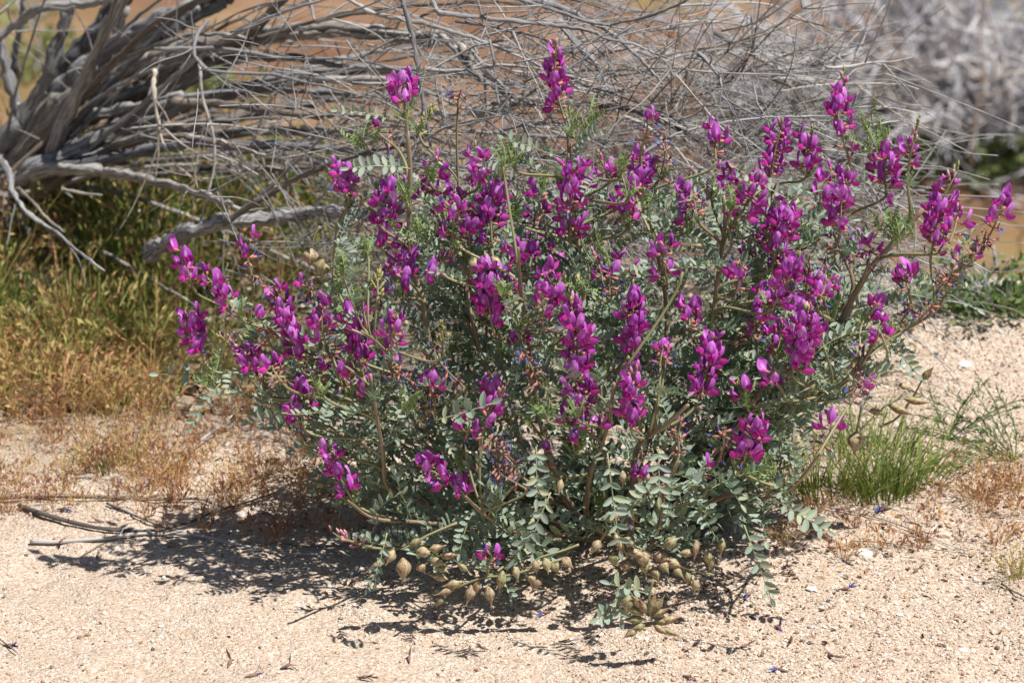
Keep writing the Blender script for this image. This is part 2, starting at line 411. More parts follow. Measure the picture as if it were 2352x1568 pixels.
# grains of coarse sand and gravel lying on it
def ico():
    t = (1 + 5 ** .5) / 2
    v = np.array([(-1, t, 0), (1, t, 0), (-1, -t, 0), (1, -t, 0), (0, -1, t), (0, 1, t), (0, -1, -t), (0, 1, -t), (t, 0, -1), (t, 0, 1), (-t, 0, -1), (-t, 0, 1)], float)
    v /= np.linalg.norm(v[0])
    f = np.array([(0, 11, 5), (0, 5, 1), (0, 1, 7), (0, 7, 10), (0, 10, 11), (1, 5, 9), (5, 11, 4), (11, 10, 2), (10, 7, 6), (7, 1, 8), (3, 9, 4), (3, 4, 2), (3, 2, 6), (3, 6, 8), (3, 8, 9), (4, 9, 5), (2, 4, 11), (6, 2, 10), (8, 6, 7), (9, 8, 1)])
    return v, f
IV, IF = ico()
def rock(seed, sub=1, jag=.25):
    r = np.random.default_rng(seed); v = IV.copy(); f = IF.copy()
    for _ in range(sub):
        d = {}; vl = list(v); nf = []
        def mid(a, b):
            k = (min(a, b), max(a, b))
            if k not in d: m = (vl[a] + vl[b]) / 2; vl.append(m / np.linalg.norm(m)); d[k] = len(vl) - 1
            return d[k]
        for a, b, c in f:
            ab, bc, ca = mid(a, b), mid(b, c), mid(c, a); nf += [(a, ab, ca), (b, bc, ab), (c, ca, bc), (ab, bc, ca)]
        v = np.array(vl); f = np.array(nf)
    for _ in range(4):      # flatten a few faces, as broken stone has
        nrm = r.normal(size=3); nrm /= np.linalg.norm(nrm); dd = v @ nrm - (.72 - .1 * r.random()); v = v - np.outer(np.clip(dd, 0, None), nrm)
    v = v * (1 + jag * (r.random((len(v), 1)) - .5))
    g = Geo(); return g.raw(v, f.ravel(), np.full(len(f), 3), np.zeros(len(f), int), np.zeros((len(v), 3)))
def scatter_grains(N, region, smin, smax, power=2.2):
    px = rng.uniform(region[0], region[2], N); py = rng.uniform(region[1], region[3], N)
    P = ground_many(px, py)
    s = smin + (smax - smin) * rng.random(N) ** power
    return P, s
G = Geo()
gp_sets = [scatter_grains(14500, (-60, 1130, 2420, 1640), .0005, .0015, 2.5), scatter_grains(7500, (1300, 1250, 2420, 1600), .0006, .0019, 2.0),
           scatter_grains(4200, (1900, 700, 2420, 1150), .0008, .0026, 2.2), scatter_grains(2600, (-60, 930, 900, 1200), .0006, .0018, 2.2),
           scatter_grains(700, (-60, 1150, 2420, 1640), .0012, .0030, 3.0), scatter_grains(900, (1450, 1280, 2420, 1600), .0012, .0034, 2.5), scatter_grains(1500, (750, 1330, 1700, 1480), .0007, .0018, 2.0)]
for P_, s_ in gp_sets:
    for k in range(4):
        idx = slice(k, None, 4); pp = P_[idx]; ss = s_[idx]; n = len(pp)
        ang = rng.uniform(0, 6.28, n); ca, sa = np.cos(ang), np.sin(ang)
        Ms = np.zeros((n, 4, 4)); sx = ss * rng.uniform(.8, 1.3, n); sy = ss * rng.uniform(.7, 1.1, n); sz = ss * rng.uniform(.55, .95, n)
        Ms[:, 0, 0] = ca * sx; Ms[:, 0, 1] = -sa * sy; Ms[:, 1, 0] = sa * sx; Ms[:, 1, 1] = ca * sy; Ms[:, 2, 2] = sz
        Ms[:, :3, 3] = pp; Ms[:, 2, 3] += sz * .35; Ms[:, 3, 3] = 1
        G.many(rock(30 + k, 0, .35), Ms, rng.random(n))
link('gravel', G.mesh('gravel', [M['grain']], False), kind='stuff', label='coarse tan and white grit scattered over the sand')

# ================================================================ DEAD SHRUB behind the plant
def crop(ox, oy):
    return lambda p: (ox * .9408 + p[0] * .342, oy * .9408 + p[1] * .342)
CA, CB, CC, CD, CE, CF, CG, CH, CI = crop(0, 0), crop(800, 0), crop(1650, 0), crop(0, 550), crop(800, 550), crop(1650, 550), crop(0, 1097), crop(800, 1097), crop(1650, 1097)
def px2m(w): return w * .342 * .5 * 0.000404
shrub_base = gp(30, 520)
dead = thing('dead_shrub', 'sprawling dead grey shrub with bare weathered branches behind the purple flowering plant', 'dead shrub', shrub_base)
SY0 = shrub_base[1]
mats_w = {'g': M['bark'], 'p': M['barkpale'], 'b': M['barkbrown']}
def side_twigs(g, P, r0, n, seed, lmin=.03, lmax=.13, rr=.0011):
    q = random.Random(seed)
    for _ in range(n):
        i = q.randrange(2, max(3, len(P) - 2)); o = P[i]; t = P[min(i + 1, len(P) - 1)] - P[i - 1]; t /= np.linalg.norm(t) + 1e-9
        side = np.array([q.gauss(0, 1), q.gauss(0, .6), q.gauss(.1, 1)]); side -= t * (side @ t); side /= np.linalg.norm(side)
        d = t * q.uniform(.3, .9) + side * q.uniform(.5, .9); d /= np.linalg.norm(d)
        L = q.uniform(lmin, lmax); pts = [o]; cur = o.copy()
        for k in range(4):
            d = d + np.array([q.gauss(0, .13), q.gauss(0, .1), q.gauss(-.03, .13)]); d /= np.linalg.norm(d); cur = cur + d * L / 4; pts.append(cur.copy())
        pts = smooth_path(pts, 3); r = min(r0 * .6, q.uniform(.5, 1.3) * rr)
        g.add(tube(pts, [r, r * .45], 4, seed=q.random()))
def branch(C, pts, w0, w1, y0, y1, kind='g', tw=3, name='branch', seed=None, per=6):
    if name == 'branch': w0, w1 = w0 * (1.35 if w0 > 50 else 1.15), w1 * (1.3 if w0 > 50 else 1.1)
    seed = rnd.random() if seed is None else seed
    n = len(pts); Pp = []
    for i, p in enumerate(pts):
        a, b = C(p); Pp.append(at(a, b, y0 + (y1 - y0) * i / (n - 1)))
    P = smooth_path(Pp, per)
    q = random.Random(seed); r0 = px2m(w0)
    jit = np.array([[q.gauss(0, 1), q.gauss(0, 1), q.gauss(0, 1)] for _ in P]) * min(.0011, r0 * .16); P = P + jit
    sides = 14 if w0 > 45 else (9 if w0 > 22 else 6)
    kn = np.array([1 + (.17 if name == 'branch' else .2) * q.gauss(0, 1) for _ in P]) * (1 + (P[:, 1] + .0) * .27)
    rad = np.interp(np.linspace(0, 1, len(P)), [0, 1], [r0, px2m(w1)]) * np.clip(kn, .75, 1.35)
    g = tube(P, rad, sides, flute=.36 if w0 > 40 else (.22 if w0 > 22 else .1), seed=q.random() * 5)
    if w0 > 60:     # split strands lying along the thick wood
        for _ in range(3):
            a = q.randrange(0, len(P) // 3); b = q.randrange(len(P) * 2 // 3, len(P)); off = np.array([q.gauss(0, 1), -abs(q.gauss(0, 1)), q.gauss(0, 1)]); off *= r0 * .8 / np.linalg.norm(off)
            g.add(tube(P[a:b] + off, [r0 * .2, r0 * .42, r0 * .3, r0 * .1], 7, flute=.2, seed=q.random() * 5))
    side_twigs(g, P, r0, tw, seed)
    return part(name, g, [mats_w[kind]], dead, shrub_base, P[0])
Yb = SY0
BR = [
 (CA, [(70,1130),(200,850),(330,600),(470,420),(640,220),(820,-20),(900,-130)], 130, 75, Yb, Yb-.06, 'g', 2),
 (CA, [(110,1100),(280,750),(480,520),(700,350),(900,210),(1150,90),(1400,-20),(1500,-60)], 105, 55, Yb-.04, Yb-.2, 'g', 4),
 (CA, [(150,1050),(350,740),(600,600),(830,480),(1000,400),(1250,330),(1500,280),(1800,230),(2050,200),(2338,190),(2600,220),(2830,245),(3020,260),(3140,350),(3260,470),(3380,590),(3450,700)], 115, 22, Yb-.06, .42, 'g', 9),
 (CA, [(250,960),(450,850),(700,760),(870,680),(960,560),(1010,430),(1040,290),(1150,190),(1320,110),(1500,20),(1600,-40)], 85, 40, Yb-.08, Yb-.2, 'g', 4),
 (CA, [(400,1170),(600,960),(800,820),(930,650),(1050,530),(1260,370)], 100, 40, Yb-.02, Yb-.22, 'b', 3),
 (CA, [(120,780),(60,560),(10,350),(-60,150)], 75, 50, Yb+.02, Yb+.03, 'g', 1),
 (CA, [(-20,1020),(150,790),(300,560),(370,330),(430,150),(500,-30)], 90, 60, Yb-.1, Yb-.12, 'p', 1),
 (CA, [(80,480),(110,300),(150,100),(150,-40)], 45, 40, Yb+.05, Yb+.03, 'g', 1),
 (CA, [(-30,270),(150,130),(300,50),(600,30),(760,-20)], 55, 35, Yb-.15, Yb-.2, 'p', 2),
 (CA, [(270,900),(500,800),(800,740),(1010,690),(1230,630)], 55, 35, Yb-.12, Yb-.25, 'p', 2),
 (CA, [(400,740),(560,650),(800,570),(1010,480),(1200,420)], 70, 30, Yb-.02, Yb-.1, 'g', 3),
 (CA, [(1400,140),(1330,220),(1300,340),(1340,420),(1430,480),(1800,500),(2000,540),(2338,620),(2600,700),(2900,900)], 26, 10, .5, .35, 'p', 6),
 (CA, [(1340,430),(1360,650),(1430,900),(1440,1100),(1400,1270),(1340,1520)], 24, 14, .5, .48, 'p', 3),
 (CA, [(1280,80),(1300,340)], 11, 10, .5, .5, 'g', 0),
 (CA, [(1040,470),(1030,600),(1060,800),(1100,970),(1170,1080),(1280,1190)], 28, 14, .55, .5, 'p', 4),
 (CA, [(850,870),(1150,840),(1500,840),(1800,880)], 18, 8, .5, .45, 'p', 1),
 (CA, [(1130,680),(1500,700),(1800,740),(2100,780),(2338,770),(2700,830),(3000,960)], 50, 16, .7, .4, 'b', 5),
 (CA, [(1040,330),(1500,330),(1900,390),(2338,400),(2700,480),(3100,620)], 26, 8, .6, .4, 'g', 6),
 (CA, [(1680,860),(1760,1060),(1790,1220)], 22, 14, .65, .62, 'b', 2),
 (CA, [(1500,1500),(1750,1340),(1950,1220),(2150,1130),(2300,1080),(2540,1010),(2760,960)], 40, 20, .42, .3, 'b', 2),
 (CA, [(1000,1690),(1130,1620),(1280,1550),(1450,1500),(1700,1470),(2000,1440),(2200,1430),(2500,1440)], 85, 60, .52, .38, 'g', 1),
 (CA, [(-30,1040),(60,1160),(90,1300),(200,1440),(370,1560),(520,1680),(700,1820)], 42, 16, .72, .40, 'g', 2),
 (CA, [(1600,1430),(1850,1220),(2080,1000),(2240,880),(2400,760)], 26, 14, .5, .4, 'g', 3),
 (CA, [(1250,330),(1500,280),(1700,200),(1900,0),(1960,-60)], 60, 40, .7, .62, 'b', 3),
 (CA, [(2130,150),(2280,90),(2420,60),(2600,-20)], 26, 12, .5, .4, 'p', 2),
 (CA, [(410,1270),(560,1300),(690,1310)], 24, 18, .5, .5, 'g', 0),
 (CA, [(2070,-20),(2110,140)], 24, 18, .55, .5, 'p', 0),
 (CA, [(-20,110),(120,-20)], 22, 18, .6, .6, 'p', 0),
 (CA, [(500,540),(640,460),(760,330),(800,200),(860,60)], 60, 40, .9, .85, 'g', 3),
 (CA, [(620,520),(760,420),(900,330),(1060,240),(1200,140),(1330,60)], 50, 30, .9, .8, 'g', 3),
 (CA, [(700,1000),(900,860),(1100,850),(1400,900),(1700,1000)], 40, 16, .8, .7, 'g', 5),
 (CA, [(600,1060),(800,950),(1050,900),(1300,960)], 34, 12, .75, .7, 'g', 4),
 (CA, [(120,1260),(230,1370),(330,1480),(430,1560)], 26, 16, .62, .58, 'b', 0),
 (CA, [(30,1150),(20,1300),(60,1420)], 70, 50, .85, .8, 'b', 1),
 (CB, [(490,-20),(540,130),(590,350),(610,500),(640,680),(660,800),(690,1000)], 33, 20, .30, .25, 'p', 5),
 (CB, [(100,-30),(280,80),(500,130),(720,180),(950,250),(1150,320),(1350,410),(1460,460),(1700,600)], 30, 14, .45, .3, 'p', 5),
 (CB, [(700,-20),(740,80),(850,100),(1200,140),(1500,170),(1760,210),(1870,260),(2050,300),(2250,400),(2340,530)], 34, 11, .30, .22, 'p', 5),
 (CB, [(1000,-20),(1050,170),(1110,370),(1130,600),(1170,750),(1250,860)], 14, 10, .3, .28, 'g', 2),
 (CB, [(1100,-20),(1230,180),(1300,350),(1400,560),(1500,790)], 14, 10, .28, .25, 'p', 2),
 (CB, [(1300,-30),(1600,60),(1750,140),(1950,260),(2100,400),(2250,560)], 42, 16, .42, .35, 'g', 4),
 (CB, [(1200,-30),(1500,60),(1800,160),(1980,150),(2180,100),(2340,40),(2420,0)], 22, 18, .35, .25, 'p', 3),
 (CB, [(1540,130),(1700,330),(1780,400),(1850,520),(1880,640)], 40, 20, .4, .35, 'g', 3),
 (CB, [(640,460),(800,480),(1000,460),(1200,440),(1500,480),(1800,560)], 24, 12, .33, .3, 'p', 4),
 (CB, [(1700,470),(2000,470),(2340,460),(2600,500)], 20, 9, .45, .4, 'g', 4),
 (CB, [(-100,540),(300,530),(600,590),(900,720)], 44, 18, .6, .5, 'g', 4),
 (CB, [(1000,770),(1150,720),(1300,690),(1480,670),(1800,720)], 66, 22, .5, .42, 'p', 3),
 (CB, [(1650,700),(2000,730),(2340,860),(2500,960)], 38, 16, .45, .4, 'b', 4),
 (CB, [(760,230),(860,340),(1000,520),(1200,620),(1400,720)], 50, 24, .55, .45, 'g', 3),
 (CB, [(900,880),(1200,900),(1700,930),(2100,960)], 24, 12, .4, .35, 'p', 3),
 (CB, [(1050,1060),(1400,1100),(1800,1110)], 16, 9, .32, .3, 'p', 1),
 (CB, [(1150,1200),(1500,1220),(1850,1200)], 16, 9, .35, .32, 'p', 1),
 (CC, [(-300,1080),(0,905),(300,830),(600,790),(1010,780)], 20, 12, .2, .25, 'p', 4),
 (CC, [(-100,740),(0,650),(200,480),(400,300),(560,130),(700,0),(740,-40)], 15, 10, .3, .35, 'b', 4),
 (CC, [(-200,400),(0,360),(400,280),(700,160),(850,60),(1000,0)], 17, 9, .4, .4, 'b', 4),
 (CC, [(-200,470),(0,480),(450,480),(900,450),(1100,410),(1400,440),(1550,490),(1720,560)], 16, 7, .45, .4, 'g', 5),
 (CC, [(700,620),(900,580),(1200,560),(1500,570),(1630,600)], 14, 7, .35, .35, 'p', 3),
 (CC, [(1220,710),(1320,690),(1400,610),(1490,560)], 9, 5, .3, .3, 'p', 1),
 (CC, [(0,500),(150,680),(300,850),(440,990)], 12, 9, .2, .2, 'p', 1),
 (CC, [(1200,720),(1400,720),(1620,760)], 12, 6, .35, .35, 'p', 2),
 (CC, [(0,40),(250,30),(500,20),(760,80),(1150,330)], 16, 7, .5, .5, 'p', 4),
 (CC, [(0,150),(300,150),(600,200),(900,280),(1120,400)], 16, 7, .5, .5, 'p', 5),
]
# more limbs fanning out of the root crown, between the ones that stand out
for i in range(44):
    q = rnd; a0 = q.uniform(-80, 4) if i % 3 else q.uniform(-50, 0); L = q.uniform(500, 1500); x, y = q.uniform(-40, 110), q.uniform(380, 470); pts = [(x, y)]; a = a0
    for k in range(7):
        a += (q.uniform(4, 11) if a0 < -15 else q.uniform(0, 5)) + q.gauss(0, 4); x += math.cos(R(a)) * L / 7; y += math.sin(R(a)) * L / 7; pts.append((x, y))
    w = q.choice([q.uniform(45, 85), q.uniform(20, 45)]); yy = SY0 + q.uniform(-.22, .12)
    BR.append((lambda p: p, pts, w, w * .3, yy, yy + q.uniform(-.45, .05), q.choice('gggbp'), q.randint(2, 5)))
for b in BR:
    if len(b[1]) == 2:
        a, c = b[1]; b = (b[0], [a, ((a[0] + c[0]) / 2 + 4, (a[1] + c[1]) / 2), c]) + b[2:]
    branch(*b)
# the many thinner twigs, arching over and drooping to the right
ident = lambda p: p
tk = 0
for i in range(255):
    q = rnd
    x0 = q.uniform(520, 1750) if i < 200 else q.uniform(1100, 1900)
    ytop = -40 if x0 < 1500 else 20; y0 = q.uniform(ytop, 330 + 120 * (x0 < 1100))
    if i % 4 == 0: y0 = q.uniform(250, 560); x0 = q.uniform(560, 1700)
    L = q.uniform(180, 620) * (1 if x0 < 1500 else .65)
    if x0 + L > 2120: L = max(120, 2120 - x0)
    if x0 + L > 1950 and y0 < 60: y0 += 80
    ang = math.degrees(math.atan2(y0 - 520, x0 + 200)) * .35 + q.gauss(4, 22); curv = q.uniform(0, 38)
    if q.random() < .13: ang += q.choice([-60, 55, 150])
    pts = [(x0, y0)]; a = ang; n = 8
    for k in range(n):
        a += curv / n + q.gauss(0, 9); x, y = pts[-1]; pts.append((x + math.cos(R(a)) * L / n, y + math.sin(R(a)) * L / n))
    w = (q.uniform(2.2, 5.5) if q.random() < .75 else q.uniform(5, 12)) / .342
    yy = q.uniform(.24, .8) if x0 > 800 else q.uniform(.4, .95); kind = q.choice('gggppb')
    branch(ident, pts, w, w * .22, yy, yy + q.uniform(-.12, .1), kind, q.randint(3, 8), 'twig', per=2)
# fine tangle nobody could count, hanging under the arches
G = Geo()
for i in range(1500):
    q = rnd; x0, y0 = (q.uniform(450, 2050), q.uniform(60, 620)) if i < 650 else (q.uniform(720, 2060), q.uniform(360, 700))
    if x0 > 1700 and y0 < 150: continue
    o = at(x0, y0, q.uniform(.22, .8)); o[2] = max(o[2], float(gz(o[0], o[1])) + .01)
    d = np.array([q.gauss(.8, .7), q.gauss(0, .5), q.gauss(-.15, .5)]); d /= np.linalg.norm(d); L = q.uniform(.05, .2); pts = [o]; cur = o.copy()
    for k in range(4):
        d = d + np.array([q.gauss(0, .16), q.gauss(0, .1), q.gauss(-.06, .14)]); d /= np.linalg.norm(d); cur = cur + d * L / 4; pts.append(cur.copy())
    r = q.uniform(.0004, .0010); G.add(tube(smooth_path(pts, 3), [r, r * .5], 4, seed=q.random() * 9))
part('fine_twigs', G, [M['bark']], dead, shrub_base, kind='stuff')
# gnarled root crown of the dead shrub
def lump(c, s, seed, sub=2, jag=.3, tz=None):
    g = rock(seed, sub, jag); m = np.diag([s[0], s[1], s[2], 1.0]); m[:3, 3] = c
    V, L, S, Mi, T = g.pack(); k = Geo().raw(V, L, S, Mi, V * .05); return Geo().add(k, m)
G = Geo()
for (a, b, s, sd) in [(0, 560, .055, 7), (70, 570, .035, 8), (130, 545, .028, 9), (30, 480, .05, 1), (85, 450, .03, 2), (10, 540, .05, 3), (110, 500, .03, 5)]:
    G.add(lump(gp(a, b + 30) + [0, 0, .02], (s, s, s * .8), sd, 3, .22))
part('root_crown', G, [M['barkbrown']], dead, shrub_base)

# ---------------------------------------------------------------- far pale shrub, right, out of focus
fb = gp(2230, 345)
far = thing('dead_shrub', 'pale bleached bare shrub out of focus in the far upper right corner', 'dead shrub', fb)
FY = fb[1]
for i in range(190):
    q = rnd; a = q.uniform(-1.35, 1.35); el = q.uniform(.0, 1.35)
    d = np.array([math.sin(a) * math.cos(el * .9), q.uniform(-.7, .5), math.sin(el) * .95 + .05]); d /= np.linalg.norm(d)
    L = q.uniform(.34, .80); cur = np.array(fb) + np.array([q.gauss(.02, .12), q.gauss(0, .08), .03]); pts = [cur.copy()]
    for k in range(5):
        d = d + np.array([q.gauss(0, .14), q.gauss(0, .12), q.gauss(-.05, .14)]); d /= np.linalg.norm(d); cur = cur + d * L / 5; cur[2] = max(cur[2], float(gz(cur[0], cur[1])) + .01); pts.append(cur.copy())
    P_ = smooth_path(pts, 3); r = q.uniform(.003, .0065)
    g = tube(P_, [r, r * .4], 6, flute=.1, seed=q.random() * 5); side_twigs(g, P_, r, 9, q.random(), .06, .2, .0026)
    part('branch', g, [M['bluebark']], far, fb, P_[0])

# ================================================================ MAIN PLANT
ROOT = np.array([*at(1400, 1290, .02)[:2], 0]); ROOT[2] = float(gz(ROOT[0], ROOT[1]))
plant = thing('flowering_shrub', 'bushy grey-green plant covered in magenta purple pea flower spikes, standing on bare sand', 'flowering plant', ROOT)

# ---- flowers
def petal_grid(nu, nv, fn, mat):
    P_ = np.zeros((nv, nu, 3)); T_ = np.zeros((nv, nu, 3))
    for j in range(nv):
        for i in range(nu):
            u = -1 + 2 * i / (nu - 1); v = j / (nv - 1); P_[j, i] = fn(u, v); T_[j, i] = (u, v, .3)
    return grid(P_, T_, mat)
def with_tc(g, axis_=0, a=0., b=1., z=0.):
    V, L, S, Mi, T = g.pack(); T = T.copy(); T[:, 1] = np.clip((V[:, axis_] - a) / (b - a + 1e-9), 0, 1); T[:, 0] = 0; T[:, 2] = z
    return Geo().raw(V, L, S, Mi, T)
def flower_geo(seed, openness=1.0):
    q = random.Random(seed); g = Geo(); mm = .001
    g.add(with_tc(tube(smooth_path([(0, 0, 0), (2.2*mm, 0, .4*mm), (3.5*mm, 0, .2*mm)], 2), .55*mm, 5, 0), 0, 0, .02))
    g.add(with_tc(tube([(3.2*mm, 0, .2*mm), (4.4*mm, 0, .3*mm), (7*mm, 0, .7*mm), (8.8*mm, 0, 1.2*mm)], [.7*mm, 1.5*mm, 1.75*mm, 1.5*mm], 7, 0), 0, 0, .009))
    tw = q.gauss(0, .12); H = 14.5 * q.uniform(.92, 1.08); W = 5.4 * q.uniform(.85, 1.12) * (.55 + .45 * openness); back = q.uniform(-2.0, 1.2) + (1 - openness) * 5
    fold = q.uniform(1.6, 3.2) + (1 - openness) * 3
    def ban(u, v):
        s = math.sin(math.pi * min(1, v * .80 + .16)) ** .75; wv = W * s * (1 if v < .98 else .8)
        z = 1.2 + H * v - (1.1 * (1 - abs(u)) * (v > .95)); x = 8.3 + 3.2 * math.sin(min(v * 2.2, 1.57)) + back * v * v - fold * u * u * (.5 + .5 * v)
        return ((x) * mm, (u * wv + tw * v * 6) * mm, z * mm)
    g.add(petal_grid(5, 7, ban, 1))
    for sg in (-1, 1):
        o = q.uniform(.5, 1.6) * openness; up = q.uniform(.5, 3.2); L_ = q.uniform(8.0, 9.6)
        def wing(u, v):
            s = math.sin(math.pi * min(1, v * .78 + .14)) ** .8; h = 3.1 * s
            return ((8.2 + L_ * v) * mm, sg * (.5 + o * math.sin(v * 2.4) + 1.2 * (1 - u * u) * s) * mm, (1.0 + up * v * v + u * h * .95) * mm)
        g.add(petal_grid(3, 5, wing, 2))
    def keel(u, v):
        s = math.sin(math.pi * min(1, v * .8 + .1)); return ((8.2 + 6.2 * v) * mm, u * 1.2 * s * mm, (-.4 + 2.4 * v * v + 1.6 * abs(u)) * mm)
    g.add(petal_grid(3, 4, keel, 2))
    return g
def bud_geo(seed, n=7):
    q = random.Random(seed); mm = .001; g = Geo(); L_ = q.uniform(6, 10); c = q.uniform(1, 3.2)
    g.add(with_tc(tube([(0, 0, 0), (2.2*mm, 0, .2*mm), (3.2*mm, 0, .3*mm), (6.2*mm, 0, 1.0*mm)], [.5*mm, .8*mm, 1.4*mm, 1.35*mm], 6, 0), 0, 0, .009))
    p = [(5.2*mm, 0, .8*mm), (6.6*mm, 0, 1.2*mm), (5*mm + L_*.5*mm + 1.2*mm, 0, (1.3 + c*.45)*mm), (5*mm + L_*mm, 0, (1.2 + c)*mm)]
    g.add(with_tc(tube(p, [1.1*mm, 1.7*mm, 1.75*mm, .35*mm], 7, 1), 0, .005, .005 + L_*mm))
    return g
def wilt_geo(seed):
    q = random.Random(seed); mm = .001; g = Geo()
    g.add(with_tc(tube([(0, 0, 0), (3*mm, 0, 0), (4.4*mm, 0, 0), (8.4*mm, 0, .3*mm)], [.5*mm, .8*mm, 1.4*mm, 1.3*mm], 6, 0), 0, 0, .009))
    for k in range(3):
        a = q.uniform(-1.1, 1.2); b = q.uniform(-.6, .6); L_ = q.uniform(5, 10); w_ = q.uniform(.7, 1.5); tw = q.uniform(-2, 2)
        def f(u, v):
            s = math.sin(math.pi * min(1, v * .85 + .12)); th = tw * v
            return ((8 + L_ * v * math.cos(a)) * mm, (L_ * v * b * .6 + u * w_ * s * math.cos(th)) * mm, (.3 + L_ * v * math.sin(a) + u * w_ * s * math.sin(th) + .5 * (1 - u * u)) * mm)
        g.add(petal_grid(3, 4, f, 1))
    return g
FM = [M['calyx'], M['banner'], M['wing']]
flowers = [flower_geo(s, o) for s, o in zip(range(7), (1, 1, .9, 1, .75, .55, 1))]
F_me = [g.mesh('flower', FM) for g in flowers]
buds = [bud_geo(s) for s in range(4)]
B_me = {k: [g.mesh('flower_bud', [M['calyx'] if k != 'g' else M['gbud'], M[m]]) for g in buds] for k, m in (('b', 'bud'), ('g', 'gbud'), ('p', 'pbud'))}
wilts = [wilt_geo(s) for s in range(5)]
W_me = {k: [g.mesh('withered_flower', [M['calyx'], M[m]]) for g in wilts] for k, m in (('w', 'wilt'), ('d', 'wiltbrown'))}

def depthY(px, py):
    e = min(1, abs(px - 1330) / 900); y = np.interp(py, [100, 400, 700, 1000, 1250], [.04, .01, -.08, -.14, -.15])
    return float(y * (1 - .65 * e * e))
